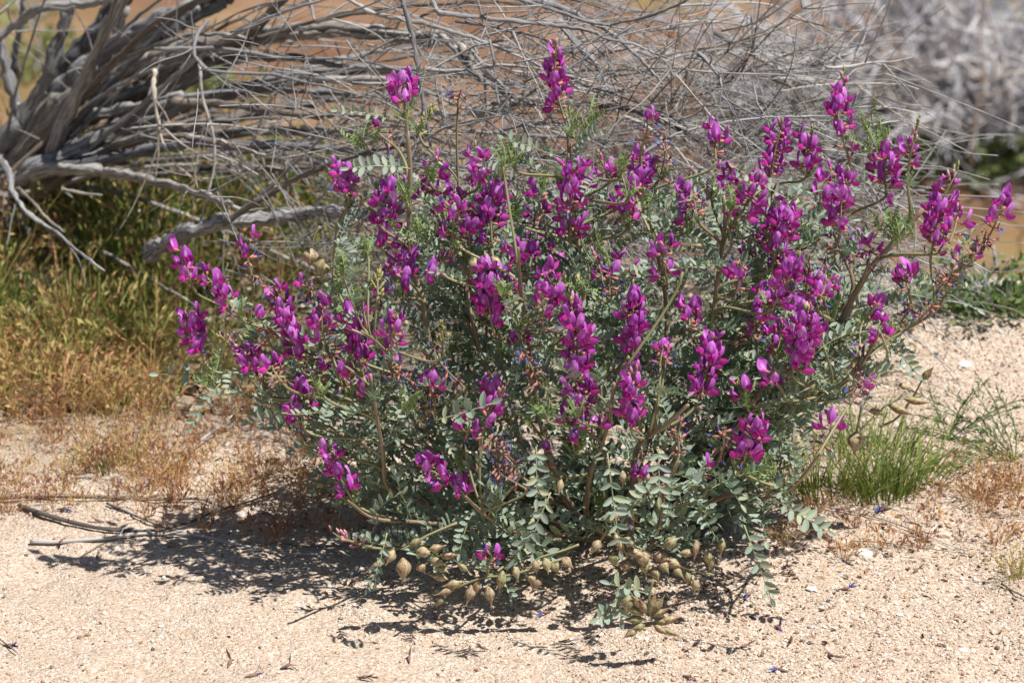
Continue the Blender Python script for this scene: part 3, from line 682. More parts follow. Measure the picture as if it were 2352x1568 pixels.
# tip x, tip y, base x, base y, pattern string: fractions (wither, open, bud), number, extra width
SP = [
 (1275,100,1300,285,(.10,.72,.18),26,1.05),(917,165,930,262,(.12,.76,.12),13,1),(845,290,905,335,(.45,.55,0),6,1),(1062,195,1052,262,(1,0,0),8,1),
 (1487,250,1472,345,(.75,.25,0),8,1),(1530,300,1520,400,(1,0,0),10,1),(1940,165,1952,372,(.10,.72,.18),24,1),(1652,290,1645,370,(.45,.55,0),9,1),
 (1795,290,1768,408,(.0,.88,.12),20,1.05),(1862,300,1855,395,(.0,.85,.15),10,1),(2112,275,2085,395,(.22,.16,.62),16,.9),(2042,340,2036,445,(.0,.95,.05),13,1),
 (2200,385,2140,580,(.05,.70,.25),30,1.1),(2310,448,2255,575,(.62,.38,0),15,1),(1945,402,1930,535,(.12,.80,.08),20,1),(1752,405,1680,520,(.1,.82,.08),19,1),
 (1812,470,1775,610,(.15,.85,0),19,1),(1582,405,1582,520,(.05,.9,.05),14,1),(1478,350,1440,460,(.05,.80,.15),17,1),(1368,345,1400,410,(.0,.3,.7),8,.8),
 (1302,368,1308,548,(.04,.90,.06),22,1.05),(1092,345,1100,420,(.05,.85,.1),11,1),(1140,405,1130,570,(.1,.85,.05),24,1.05),(1005,370,975,450,(.0,.85,.15),15,1),
 (915,415,880,565,(.06,.92,.02),26,1.15),(782,375,795,470,(.05,.9,.05),13,1),(1035,465,1040,545,(.1,.85,.05),11,1),(565,535,582,648,(.72,.28,0),10,.9),
 (415,565,440,650,(.1,.9,0),10,1),(470,630,545,722,(.25,.75,0),14,1),(428,705,470,830,(.1,.80,.1),15,1),(640,680,690,845,(.12,.85,.03),26,1.1),
 (740,705,748,795,(.1,.88,.02),13,1),(818,690,830,842,(.08,.84,.08),23,1.1),(912,725,900,830,(.05,.85,.1),14,1),(1062,575,980,628,(.0,.22,.78),15,1),
 (1112,605,1132,755,(.08,.88,.04),27,1.1),(1250,620,1278,690,(.05,.95,0),6,1),(1236,660,1244,752,(.35,.65,0),12,1),(1312,695,1322,850,(.03,.90,.07),34,1.2),
 (1312,845,1340,975,(.06,.94,0),18,1),(1455,665,1452,825,(.06,.88,.06),31,1.15),(1526,560,1532,642,(.12,.85,.03),12,1.05),(1640,768,1600,925,(.05,.85,.1),29,1.15),
 (1460,845,1450,985,(.04,.86,.10),27,1.15),(1835,590,1775,705,(.08,.85,.07),21,1.1),(1855,715,1820,850,(.04,.86,.10),32,1.25),(1700,590,1688,680,(.4,.6,0),9,1),
 (1762,660,1725,770,(.3,.68,.02),15,1),(2030,690,1985,735,(.25,.75,0),8,1),(2015,745,2040,810,(.3,.7,0),8,1),(1985,868,1960,900,(.65,.35,0),6,1),
 (2225,580,2180,650,(.65,.35,0),10,1),(1742,955,1705,1068,(.1,.8,.1),18,1.1),(1915,955,1880,1040,(.42,.58,0),9,1),(1082,962,1070,1005,(.2,.8,0),4,1),
 (1165,885,1120,965,(.1,.3,.6),14,.9),(752,1035,812,1150,(.1,.9,0),14,1),(960,1060,1065,1140,(.05,.95,0),17,1),(668,935,690,1010,(.3,.7,0),7,1),
 (560,815,612,855,(.15,.65,.2),9,1),(488,770,560,800,(0,.0,1),12,.9),(1128,1262,1120,1300,(.5,.5,0),4,1),(755,1218,830,1250,(0,0,1),11,.9),
 (1525,790,1518,845,(.3,.7,0),7,1),(992,860,985,915,(.4,.6,0),6,1),(1370,950,1360,1005,(.2,.8,0),7,1),(725,845,735,880,(.25,.75,0),6,1),
 (875,610,868,680,(0,0,1.01),14,.8),(995,235,965,300,(0,0,1.01),12,.8),(1690,470,1680,560,(0,0,1.01),16,.8),(1015,745,1020,800,(0,0,1.01),12,.8),
 (880,835,990,905,(1,0,0),16,1),(1195,800,1240,880,(1,0,0),15,1),(1110,1000,1190,1080,(1,0,0),16,1),(1130,1070,1205,1120,(1,0,0),12,1),
 (2000,860,1950,930,(1,0,0),9,1),(2100,700,2060,755,(1,0,0),9,1),(2150,690,2110,735,(1,0,0),7,1),(1565,960,1560,1040,(1,0,0),10,1),(1660,980,1650,1060,(1,0,0),9,1),
 (1500,1080,1520,1140,(.9,.1,0),7,1),(700,640,720,700,(.9,.1,0),8,1),(620,830,650,880,(.7,.3,0),9,1),(1860,600,1850,690,(.1,.1,.8),14,1),
 (1430,460,1440,520,(.4,.6,0),8,1),(1180,560,1190,620,(.3,.7,0),8,1),(1900,640,1880,690,(.2,.6,.2),8,1),(1590,700,1585,760,(.3,.7,0),9,1),(930,610,925,670,(.2,.8,0),7,1),
 (1240,440,1245,500,(.2,.8,0),6,1),(1480,1045,1480,1100,(.0,.2,.8),8,.8),(1440,1140,1440,1190,(1,0,0),5,1),(2270,520,2235,590,(1,0,0),9,1),(2190,620,2150,670,(1,0,0),9,1),(2010,560,1990,620,(.8,.2,0),9,1),(1990,800,1960,850,(1,0,0),9,1),(1900,590,1890,650,(1,0,0),8,1),(600,730,620,790,(.8,.2,0),9,1),(760,790,775,850,(.8,.2,0),9,1),(1400,620,1400,680,(1,0,0),8,1),(1590,440,1600,500,(1,0,0),8,1),(1250,1020,1260,1080,(.8,.2,0),8,1),(1085,500,1080,560,(.2,.8,0),9,1),(2200,480,2180,560,(.1,.5,.4),10,1),
]
# main stems: (list of picture points from the root outward, depth at the end)
MS = [
 ([(1390,1270),(1350,1185),(1348,1145),(1356,1090),(1375,1040),(1400,960),(1410,880)], -.15, 13),
 ([(1410,1270),(1446,1235),(1450,1135),(1462,1035),(1485,1006),(1530,975),(1580,930)], -.17, 14),
 ([(1370,1260),(1290,1120),(1240,960),(1214,784),(1207,740),(1197,671),(1190,600)], -.10, 13),
 ([(1360,1260),(1150,1130),(1045,1010),(1026,945),(1012,859),(985,784),(971,688),(944,603),(940,480),(942,385),(935,300)], .0, 16),
 ([(1395,1260),(1380,1000),(1350,760),(1344,654),(1334,620),(1328,562),(1312,430),(1305,300)], .03, 15),
 ([(1430,1270),(1560,1160),(1655,1044),(1723,928),(1812,835),(1921,750),(1962,678),(2007,606),(2065,545),(2120,480)], .0, 18),
 ([(1420,1270),(1540,1080),(1620,850),(1634,757),(1651,620),(1665,517),(1662,450)], -.02, 13),
 ([(1440,1270),(1600,1140),(1740,960),(1860,820),(1955,764),(2048,762),(2085,753),(2150,712),(2185,654),(2230,600)], .03, 10),
 ([(1440,1280),(1570,1120),(1723,948),(1791,921),(1894,900),(1955,866),(2003,798),(2020,760)], -.08, 10),
 ([(1420,1270),(1640,1000),(1800,820),(1955,678),(1925,562),(1932,517),(1945,400)], .03, 11),
 ([(1350,1270),(1120,1200),(930,1140),(887,1110),(880,1044),(865,955),(850,860)], -.12, 12),
 ([(1440,1285),(1552,1203),(1665,1138),(1771,1141),(1832,1107),(1885,1040)], -.18, 12),
 ([(1360,1265),(1150,1150),(900,960),(740,830),(640,770),(560,735),(490,690)], .0, 11),
 ([(1370,1260),(1220,1050),(1130,880),(1090,760),(1070,640),(1060,500),(1050,380)], .05, 11),
 ([(1410,1260),(1480,1040),(1520,860),(1530,700),(1500,540),(1475,420)], .05, 11),
 ([(1420,1260),(1560,1000),(1680,800),(1740,640),(1770,500),(1775,420)], .08, 11),
 ([(1350,1270),(1100,1120),(900,900),(780,720),(770,560),(795,470)], .05, 10),
 ([(1370,1270),(1150,1220),(980,1200),(860,1190),(800,1150)], -.18, 10),
 ([(1380,1275),(1260,1240),(1180,1220),(1110,1180),(1070,1140)], -.20, 10),
 ([(1430,1280),(1480,1260),(1510,1220),(1530,1120),(1560,1060)], -.2, 10),
 ([(1380,1270),(1100,1020),(960,900),(880,800),(830,760)], -.1, 9),
]
stems = []           # (P, radii)
for pts, ye, wd in MS:
    n = len(pts); Pp = []
    for i, p in enumerate(pts):
        t = i / (n - 1); y = ROOT[1] * (1 - t) + ye * t
        a = at(p[0], p[1], y)
        a[2] = max(a[2], float(gz(a[0], a[1])) + .004); Pp.append(a)
    Pp.insert(0, ROOT + np.array([rnd.gauss(0, .012), rnd.gauss(0, .012), -.01]))
    P_ = smooth_path(Pp, 5); r0 = wd * .62 * .000404
    rad = np.linspace(r0 * 1.05, r0 * .5, len(P_)); stems.append((P_, rad))
# interior shoots that fill the crown
shoots = []
poly_c = (1330, 850)
for i in range(170):
    q = rnd
    for _ in range(40):
        u, v = q.uniform(-1, 1), q.uniform(-1, 1)
        if u * u + v * v < 1 and not (v < -.55 and abs(u) > .75): break
    px = 1310 + u * (800 if u < 0 else 780); py = 800 + v * 430
    if px < 700 and py > 980: py -= 150
    if px < 620: py = min(py, 880)
    dpt = math.sqrt(max(0, 1 - u * u - v * v)); yy = (q.uniform(-.17, .26) if i < 90 else q.uniform(-.08, .22)) * (.35 + .65 * dpt)
    e = at(px, py, yy); e[2] = max(e[2], .035); shoots.append(e)
def attach(e, maxr=1.0):
    """the best point on a stem for a shoot that ends at e"""
    best = None
    for k, (P_, rad) in enumerate(stems[:NMAIN]):
        d = np.linalg.norm(P_ - e, axis=1); pen = np.clip(P_[:, 2] - (e[2] - .03), 0, None) * 6
        dr = np.linalg.norm(P_[:, :2] - ROOT[:2], axis=1) - np.linalg.norm(e[:2] - ROOT[:2]); pen += np.clip(dr, 0, None) * 2
        s = d + pen; i = int(np.argmin(s))
        if best is None or s[i] < best[0]: best = (s[i], k, i)
    return best[1], best[2]
NMAIN = len(stems)
def shoot(e, endir, r1=.0013):
    k, i = attach(e); P_, rad = stems[k]; i = min(i, len(P_) - 3); o = P_[i]; t = P_[i + 1] - P_[i - 1 if i else 0]; t /= np.linalg.norm(t) + 1e-9
    L_ = np.linalg.norm(e - o); c1 = o + t * L_ * .30; c2 = e - endir * L_ * .25
    tt = np.linspace(0, 1, 12)[:, None]
    C_ = (1 - tt) ** 3 * o + 3 * (1 - tt) ** 2 * tt * c1 + 3 * (1 - tt) * tt ** 2 * c2 + tt ** 3 * e
    C_[:, 2] = np.maximum(C_[:, 2], gz(C_[:, 0], C_[:, 1]) + .003)
    r0 = min(rad[i] * .75, .0022 + L_ * .004); rr = np.linspace(r0, r1, 12); stems.append((C_, rr)); return C_
SIL = np.array([(370,560),(380,850),(520,950),(600,1080),(700,1200),(830,1330),(1000,1390),(1350,1430),(1540,1330),(1650,1260),(1750,1190),(1810,1110),(1880,1020),(1970,900),(2100,800),(2250,700),(2330,450),(2230,350),(2120,270),(1960,260),(1880,330),(1700,340),(1560,330),(1440,310),(1330,270),(1200,310),(1060,260),(880,250),(780,330),(740,500),(700,640),(560,640),(470,600)], float)
def inside(a, b):
    x1, y1 = SIL[:, 0], SIL[:, 1]; x2, y2 = np.roll(x1, -1), np.roll(y1, -1)
    return bool((((y1 > b) != (y2 > b)) & (a < (x2 - x1) * (b - y1) / (y2 - y1 + 1e-9) + x1)).sum() % 2)
spikes = []
for (tx, ty, bx, by, pat, n, wd) in SP:
    yd = depthY((tx + bx) / 2, (ty + by) / 2) + rnd.uniform(-.03, .03)
    tip = at(tx, ty, yd + rnd.uniform(-.015, .015)); base = at(bx, by, yd); g0 = float(gz(base[0], base[1]))
    base[2] = max(base[2], g0 + .012); tip[2] = max(tip[2], g0 + .015)
    ed = (tip - base) / np.linalg.norm(tip - base); shoot(base, ed)
    spikes.append((base, tip, pat, n, wd))
# small loose clusters scattered between the big ones
for _ in range(44):
    for __ in range(60):
        px, py = rnd.uniform(520, 2120), rnd.uniform(430, 1120)
        if inside(px, py) and inside(px, py + 60) and (py < 980 or 900 < px < 1650): break
    yy = depthY(px, py) + rnd.uniform(-.01, .06); base = at(px, py, yy); base[2] = max(base[2], .04)
    tip = base + np.array([rnd.gauss(0, .012), rnd.gauss(0, .006), rnd.uniform(.016, .036)])
    shoot(base, np.array([0, 0, 1.])); spikes.append((base, tip, rnd.choice([(.3, .7, 0), (.45, .55, 0), (.7, .3, 0), (1, 0, 0), (1, 0, 0), (.0, .8, .2), (.1, .3, .6)]), rnd.randint(4, 9), 1))
# spikes on the far side of the crown, seen over and through the front ones
for _ in range(16):
    px, py = rnd.uniform(750, 2050), rnd.uniform(440, 760); yy = rnd.uniform(.05, .2)
    base = at(px, py, yy); tip = base + np.array([rnd.gauss(0, .008), rnd.gauss(0, .01), rnd.uniform(.03, .05)])
    shoot(base, np.array([0, 0, 1.])); spikes.append((base, tip, (.25, .7, .05), 11, 1))
NSP = len(stems)
for e in shoots:
    a, b, t = project(e)
    if not inside(a, b): continue
    d = e - (ROOT + [0, 0, -.1]); d /= np.linalg.norm(d); d = d * .6 + np.array([0, 0, .5]); shoot(e, d / np.linalg.norm(d))
inner = Geo()
for k, (P_, rad) in enumerate(stems):
    sd = 8 if k < NMAIN else 5
    if k >= 296: inner.add(tube(P_, rad, sd, seed=k * .37)); continue
    part('stem', tube(P_, rad, sd, seed=k * .37), [M['stem'] if k < NMAIN else M['greenstem']], plant, ROOT, P_[0])

F_fall = {k: [g.mesh('fallen_flower', [M['drycalyx'], M[m]]) for g in wilts] for k, m in (('p', 'wilt'), ('d', 'wiltbrown'))}
part('thin_stems', inner, [M['greenstem']], plant, ROOT, kind='stuff')
# ---- build spikes with their flowers
order = sorted(range(len(spikes)), key=lambda i: spikes[i][0][1] + (0.3 if i >= len(SP) else 0))
solo = 300; solo_b = 290; solo_w = 290; mass = Geo(); massmats = FM + [M['gbud'], M['bud'], M['pbud'], M['wilt'], M['wiltbrown']]
nopen = 0
for i in order:
    base, tip, pat, n, wd = spikes[i]; n = int(n * 1.3 + .5); q = random.Random(i * 13 + 5)
    ax = tip - base; L_ = np.linalg.norm(ax); ax /= L_
    bend = np.array([q.gauss(0, 1), q.gauss(0, 1), 0]) * L_ * .05
    P_ = smooth_path([base, base + ax * L_ * .5 + bend, tip - ax * .004], 6)
    sp = link('flower_spike', Geo().add(tube(P_, [.0013, .0009, .0005], 6, seed=i), T4(-base)).mesh('flower_spike', [M['greenstem'] if pat[0] < .9 else M['stem']]), plant, T4(base - ROOT))
    ww, wo = pat[0], pat[0] + pat[1]
    for j in range(n):
        if q.random() < .12 and n > 7: continue
        t = (j + .5) / n; pos = P_[min(len(P_) - 1, int(t * (len(P_) - 1) + .5))] + ax * q.uniform(-.005, .005)
        az = j * 2.39996 + q.uniform(-.9, .9) + i; out = np.array([math.cos(az), math.sin(az), 0])
        out -= ax * (out @ ax); out /= np.linalg.norm(out)
        up = ax * .4 + np.array([0, 0, .6])
        if t < ww: kd = 'w'
        elif t <= wo: kd = 'o'
        else: kd = 'b'
        if kd == 'o' and q.random() < (.20 if wd < 1.1 else .10): kd = 'w'
        if kd == 'o':
            d = out + up * q.uniform(-.3, .45); sc = .95 * q.uniform(.80, 1.15) * (.86 + .14 * wd) * (1 if t < .85 else .85)
        elif kd == 'w': d = out + up * q.uniform(-.5, .4); sc = q.uniform(.8, 1.05)
        else:
            f_ = (t - wo) / max(1e-3, 1 - wo); d = out * (1 - .55 * f_) + up * (.45 + f_ * 1.2); sc = (1.05 - .50 * f_) * wd
        d = d / np.linalg.norm(d); upv = up / np.linalg.norm(up)
        Mx = frame(pos, d, upv + np.array([q.gauss(0, .1), q.gauss(0, .1), 0]), sc)
        Ml = T4(-base) @ Mx
        if kd == 'o':
            k = q.randrange(len(flowers)); nopen += 1
            if solo > 0: solo -= 1; link('flower', F_me[k], sp, Ml)
            else: mass.add(flowers[k], Mx, q.random())
        elif kd == 'b':
            k = q.randrange(4); f_ = (t - wo) / max(1e-3, 1 - wo)
            ty_ = 'g' if pat[2] > 1 or (f_ > .6 and q.random() < .7) else ('p' if f_ < .35 else 'b')
            if i == 61 or i == 63: ty_ = q.choice('bbg')
            if solo_b > 0: solo_b -= 1; link('flower_bud', B_me[ty_][k], sp, Ml)
            else:
                g = Geo().add(buds[k]); g.m[0] = np.where(g.m[0] == 1, {'g': 3, 'b': 4, 'p': 5}[ty_], 0); mass.add(g, Mx)
        else:
            k = q.randrange(5); ty_ = 'w' if q.random() < .62 else 'd'
            if solo_w > 0: solo_w -= 1; link('withered_flower', W_me[ty_][k], sp, Ml)
            else:
                g = Geo().add(wilts[k]); g.m[0] = np.where(g.m[0] == 1, {'w': 6, 'd': 7}[ty_], 0); mass.add(g, Mx)
part('flower_mass', mass, massmats, plant, ROOT, kind='stuff')
print('open flowers', nopen, 'left', solo, solo_b, solo_w, 'stems', len(stems))

# ---- compound leaves
def leaflet_geo(L_, W_, seed=0, nu=5, nv=6):
    q = random.Random(seed); cup = q.uniform(.15, .5); cur = q.uniform(-.25, .1)
    def f(u, v):
        s = math.sin(math.pi * (v * .90 + .06)) ** .62; return (L_ * v, u * W_ * .5 * s, abs(u) * W_ * .5 * s * cup + cur * L_ * v * v)
    return petal_grid(nu, nv, f, 0)
LFT = [leaflet_geo(.0112, .0048 + .0004 * s, s) for s in range(3)]
LFT_LO = [leaflet_geo(.0112, .0048 + .0004 * s, s, 5, 4) for s in range(3)]; LFT_YO = [leaflet_geo(.0112, .0050, s, 3, 4) for s in range(3)]
def leaf_layout(L_, pairs, droop, seed, size=1., oneside=False):
    """rachis points and leaflet frames in the leaf's own space (x along, z up)"""
    q = random.Random(seed); t = np.linspace(0, 1, 9); sw = q.uniform(-.12, .12)
    a = -droop * t; dx = np.cos(a); dz = np.sin(a)
    x = np.concatenate([[0], np.cumsum((dx[1:] + dx[:-1]) / 2)]) * L_ / 8; z = np.concatenate([[0], np.cumsum((dz[1:] + dz[:-1]) / 2)]) * L_ / 8
    P_ = np.stack([x, sw * x * x / L_, z], -1); fr = []
    tilt = q.uniform(.15, .9)
    for k in range(pairs):
        s = .16 + .80 * k / (pairs - .4); p = np.array([np.interp(s, t, P_[:, c]) for c in range(3)])
        tg = np.array([np.interp(s, t, np.gradient(P_[:, c])) for c in range(3)]); tg /= np.linalg.norm(tg)
        sz = size * (.72 + .38 * math.sin(math.pi * min(1, s * .92))) * q.uniform(.88, 1.1)
        for sg in (-1, 1):
            if oneside and sg < 0 and q.random() < .35: continue
            if q.random() < .06: continue
            tl = tilt + q.uniform(-.5, .5); d = tg * q.uniform(.25, .5) + np.array([0, sg, 0]) * math.cos(tl) + np.array([-tg[2], 0, tg[0]]) * math.sin(tl)
            fr.append(frame(p, d, np.array([-tg[2], -sg * math.sin(tl) * .8, tg[0]]), sz))
    tg = P_[-1] - P_[-2]; fr.append(frame(P_[-1], tg, np.array([0, 0, 1.]), size * .8))
    return P_, fr
def leaf_geo(*a, **k):
    P_, fr = leaf_layout(*a, **k); g = Geo().add(with_tc(tube(P_, [.0006, .00035], 4, 1), 0, 0, .08)); q = random.Random(a[3])
    lo = LFT_YO if a[3] >= 40 else LFT_LO
    for f in fr: g.add(lo[q.randrange(3)], f, q.random() * .9)
    return g
LEAFP = [leaf_geo(q_[0], q_[1], q_[2], i, q_[3]) for i, q_ in enumerate(
    [(.066, 7, .5, 1.0), (.058, 6, 1.0, 1.0), (.072, 7, .3, .95), (.052, 6, 1.4, 1.1), (.060, 7, -.5, .95), (.045, 5, .6, 1.2), (.066, 7, 1.0, 1.15), (.042, 6, .2, .8)])]
YOUNG = [leaf_geo(.022, 8, -1.2, 40, .34), leaf_geo(.028, 9, -.8, 41, .40), leaf_geo(.017, 7, -1.7, 42, .30)]
LEAF_me = [g.mesh('leaf', [M['leaf'], M['rachis']]) for g in LEAFP]; YOUNG_me = [g.mesh('young_leaf', [M['young'], M['rachis']]) for g in YOUNG]
leaves = []; young = []
def grow_leaves(P_, dens, t0, yprob=.0, scale=1.):
    s = np.concatenate([[0], np.cumsum(np.linalg.norm(np.diff(P_, axis=0), axis=1))]); Lt = s[-1]; n = max(1, int(Lt * dens + rnd.random()))
    for k in range(n):
        t = t0 + (1 - t0) * (k + rnd.random()) / n; o = np.array([np.interp(t * Lt, s, P_[:, c]) for c in range(3)])
        i = min(len(P_) - 2, int(t * (len(P_) - 1))); tg = P_[i + 1] - P_[i]; tg /= np.linalg.norm(tg) + 1e-9
        az = k * 2.4 + rnd.uniform(-.6, .6); side = np.array([math.cos(az), math.sin(az), rnd.uniform(-.1, .5)]); side -= tg * (side @ tg); side /= np.linalg.norm(side)
        rad_ = o - (ROOT + [0, 0, .1]); rad_ /= np.linalg.norm(rad_) + 1e-9
        d = side * .9 + tg * rnd.uniform(.1, .7) + rad_ * .25; d /= np.linalg.norm(d)
        sc = rnd.uniform(.48, 1.02) * scale * (1.12 if o[2] < .15 else 1.0); e = o + d * .07 * sc
        if e[2] < float(gz(e[0], e[1])) + .012: d[2] = abs(d[2]) + .25; d /= np.linalg.norm(d)
        leaves.append((o, d, sc, rnd.randrange(8)))
for k, (P_, rad) in enumerate(stems):
    if k < NMAIN: grow_leaves(P_, 58, .22)
    elif k < NSP: grow_leaves(P_, 54, .10, scale=.93)
    else: grow_leaves(P_, 98, .10, scale=.9)
for k, (P_, rad) in enumerate(stems[NSP:]):
    if k % 2 == 0:
        for j in range(7):
            d = P_[-1] - P_[-2]; d = d / np.linalg.norm(d) + np.array([rnd.gauss(0, .5), rnd.gauss(0, .5), rnd.uniform(.1, .6)]); young.append((P_[-1] - (P_[-1] - P_[-3]) * rnd.random() * .6, d, rnd.uniform(.7, 1.1), rnd.randrange(3)))
for i, (base, tip, pat, n, wd) in enumerate(spikes):
    if i % 4 == 1:
        for j in range(4):
            d = np.array([rnd.gauss(0, .6), rnd.gauss(0, .6), rnd.uniform(.3, .9)]); young.append((base - (tip - base) * .15, d, rnd.uniform(.6, 1.), rnd.randrange(3)))
for (x_, y_) in [(2010,335),(2020,350),(2070,555),(2050,560),(1345,305),(930,940),(1390,590),(1225,965),(1735,1100),(1760,1090),(960,560),(430,800),(480,875),(850,330),(1325,310)]:
    o = at(x_, y_, depthY(x_, y_))
    for j in range(7):
        d = np.array([rnd.gauss(0, .7), rnd.gauss(-.1, .6), rnd.uniform(.1, .9)]); young.append((o + np.array([rnd.gauss(0, .004), rnd.gauss(0, .004), rnd.gauss(0, .006)]), d, rnd.uniform(.8, 1.3), rnd.randrange(3)))
# light reaches the flowers: few leaves grow across the spikes and the thick stems
zones = []
for (base, tip, pat, n, wd) in spikes[:len(SP)]:
    a0, b0, t0 = project(base); a1, b1, t1 = project(tip); zones.append((a0, b0, a1, b1, min(t0, t1) + .03, 44 * wd if pat[0] < .9 else 22, .93))
for k in range(NMAIN):
    P_ = stems[k][0]; a_, b_, t_ = project(P_)
    for j in range(int(len(P_) * .15), len(P_) - 5, 5): zones.append((a_[j], b_[j], a_[j + 5], b_[j + 5], t_[j] + .01, 9, .22))
ZN = np.array(zones); keepl = []
for (o, d, sc, k) in leaves:
    hit = 0
    for f in (.02, .035, .055, .07):
        a, b, t = project(o + d * f * sc * .9 - np.array([0, 0, f * f * 4])); dx = ZN[:, 2] - ZN[:, 0]; dy = ZN[:, 3] - ZN[:, 1]
        u = np.clip(((a - ZN[:, 0]) * dx + (b - ZN[:, 1]) * dy) / (dx * dx + dy * dy + 1e-6), 0, 1)
        ds = np.hypot(a - ZN[:, 0] - u * dx, b - ZN[:, 1] - u * dy); m = (ds < ZN[:, 5]) & (t < ZN[:, 4])
        if m.any(): hit = max(hit, ZN[m, 6].max())
    a, b, t = project(o + d * .05 * sc)
    a2, b2, t2 = project(o + d * .075 * sc)
    if not (inside(a, b) and inside(a2, b2)) and rnd.random() < .85: continue
    if (b < 400 and a > 620) and rnd.random() < .45: continue
    if rnd.random() > hit: keepl.append((o, d, sc, k))
leaves = keepl
LM = []; UPZ = np.array([0, 0, 1.])
for (o, d, sc, k) in leaves:
    LM.append(frame(o, d, UPZ + np.array([rnd.gauss(0, .35), rnd.gauss(0, .35), 0]), sc))
# which leaves show largest: a coarse depth buffer over the picture
C_ = np.array([m[:3, 3] + m[:3, 0] * .035 for m in LM]); a, b, t = project(C_)
cell = (a // 26).astype(int) * 1000 + (b // 26).astype(int); best = {}
for i in range(len(LM)):
    c = cell[i]
    if c not in best or t[i] < t[best[c]]: best[c] = i
front = sorted(best.values(), key=lambda i: t[i])[:270]; fs = set(front)
for i in front: link('leaf', LEAF_me[leaves[i][3]], plant, T4(-ROOT) @ LM[i])
G = Geo()
for k in range(8):
    idx = [i for i in range(len(LM)) if i not in fs and leaves[i][3] == k]
    if not idx: continue
    g = LEAFP[k]; V, L, S, Mi, T = g.pack()
    Ms = np.array([LM[i] for i in idx]); n = len(V)
    VV = np.einsum('nij,vj->nvi', Ms[:, :3, :3], V) + Ms[:, None, :3, 3]
    TT = np.tile(T, (len(idx), 1)); TT[:, 2] = (TT[:, 2] + np.repeat(rng.random(len(idx)), n)) % 1.0
    G.raw(VV.reshape(-1, 3), (L[None] + (np.arange(len(idx)) * n)[:, None]).ravel(), np.tile(S, len(idx)), np.tile(Mi, len(idx)), TT)
part('foliage', G, [M['leaf'], M['rachis']], plant, ROOT, kind='stuff')
young.sort(key=lambda y_: project(y_[0])[2]); G = Geo()
for i, (o, d, sc, k) in enumerate(young):
    Mx = frame(o, d, UPZ + np.array([rnd.gauss(0, .5), rnd.gauss(0, .5), 0]), sc)
    if i % 3 == 0 and i < 870: link('young_leaf', YOUNG_me[k], plant, T4(-ROOT) @ Mx)
    else: G.add(YOUNG[k], Mx)
part('young_foliage', G, [M['young'], M['rachis']], plant, ROOT, kind='stuff')
print('leaves', len(leaves), 'young', len(young))
# the leaves that can be followed leaflet by leaflet
LFT_me = [g.mesh('leaflet', [M['leaf']]) for g in LFT]
TL = [((1709,1205),(1757,1377),-.22,9,.5,True,1.25),((1785,1148),(1894,1227),-.16,8,.2,False,1.15),((1231,1025),(1235,1145),-.27,6,.1,False,1.2),((1395,1040),(1416,1264),-.28,8,.2,False,1.2),
      ((1512,1025),(1515,1140),-.27,5,.1,False,1.15),((1265,1130),(1200,1290),-.26,8,.3,False,1.25),((2045,785),(2099,863),-.02,7,.3,True,1.05),((530,870),(365,846),-.03,6,.2,False,1.1),
      ((506,880),(431,976),-.05,7,.3,False,1.05),((1288,362),(1160,306),.0,10,-.3,False,.95),((905,272),(775,250),.0,8,.3,False,.8),((942,388),(802,373),-.02,9,.4,False,1.1),
      ((1315,335),(1392,292),.0,7,.2,False,.9),((1000,965),(1130,935),-.24,6,.1,False,1.4),((889,1223),(859,1336),-.18,7,.3,False,1.0),((1419,1313),(1425,1420),-.24,5,.2,False,1.3),
      ((2175,670),(2247,709),.0,6,.3,False,1.0),((1805,455),(1690,375),.0,8,-.4,False,1.05),((1420,1400),(1370,1415),-.22,4,.1,False,1.2),((1500,1365),(1400,1345),-.23,4,.1,False,1.3)]
for (b0, b1, y, pr, dr, one, sz) in TL:
    y = max(y, -.22); sz *= .92
    pr = max(4, round(pr * .74)); A = at(*b0, y); B = at(*b1, y - .012); A[2] = max(A[2], float(gz(A[0], A[1])) + .008); B[2] = max(B[2], float(gz(B[0], B[1])) + .006)
    d = B - A; L_ = np.linalg.norm(d); P_, fr = leaf_layout(L_ * (1 + .03 * abs(dr)), pr, dr, int(b0[0]), sz * .92, one)
    # turn the layout so that its ends meet A and B, its upper side towards the light and the viewer
    e = P_[-1] / np.linalg.norm(P_[-1]); F1 = frame(A, d, np.array([.15, -.75, .65])); rot = np.eye(4); th = math.atan2(e[2], e[0]); rot[:3, :3] = np.array([[math.cos(th), 0, math.sin(th)], [0, 1, 0], [-math.sin(th), 0, math.cos(th)]])
    Mx = F1 @ rot
    lf = link('leaf', Geo().add(with_tc(tube(P_, [.0007, .0004], 5, 0), 0, 0, .08)).mesh('leaf', [M['rachis']]), plant, T4(-ROOT) @ Mx)
    for f in fr: link('leaflet', LFT_me[rnd.randrange(3)], lf, f)

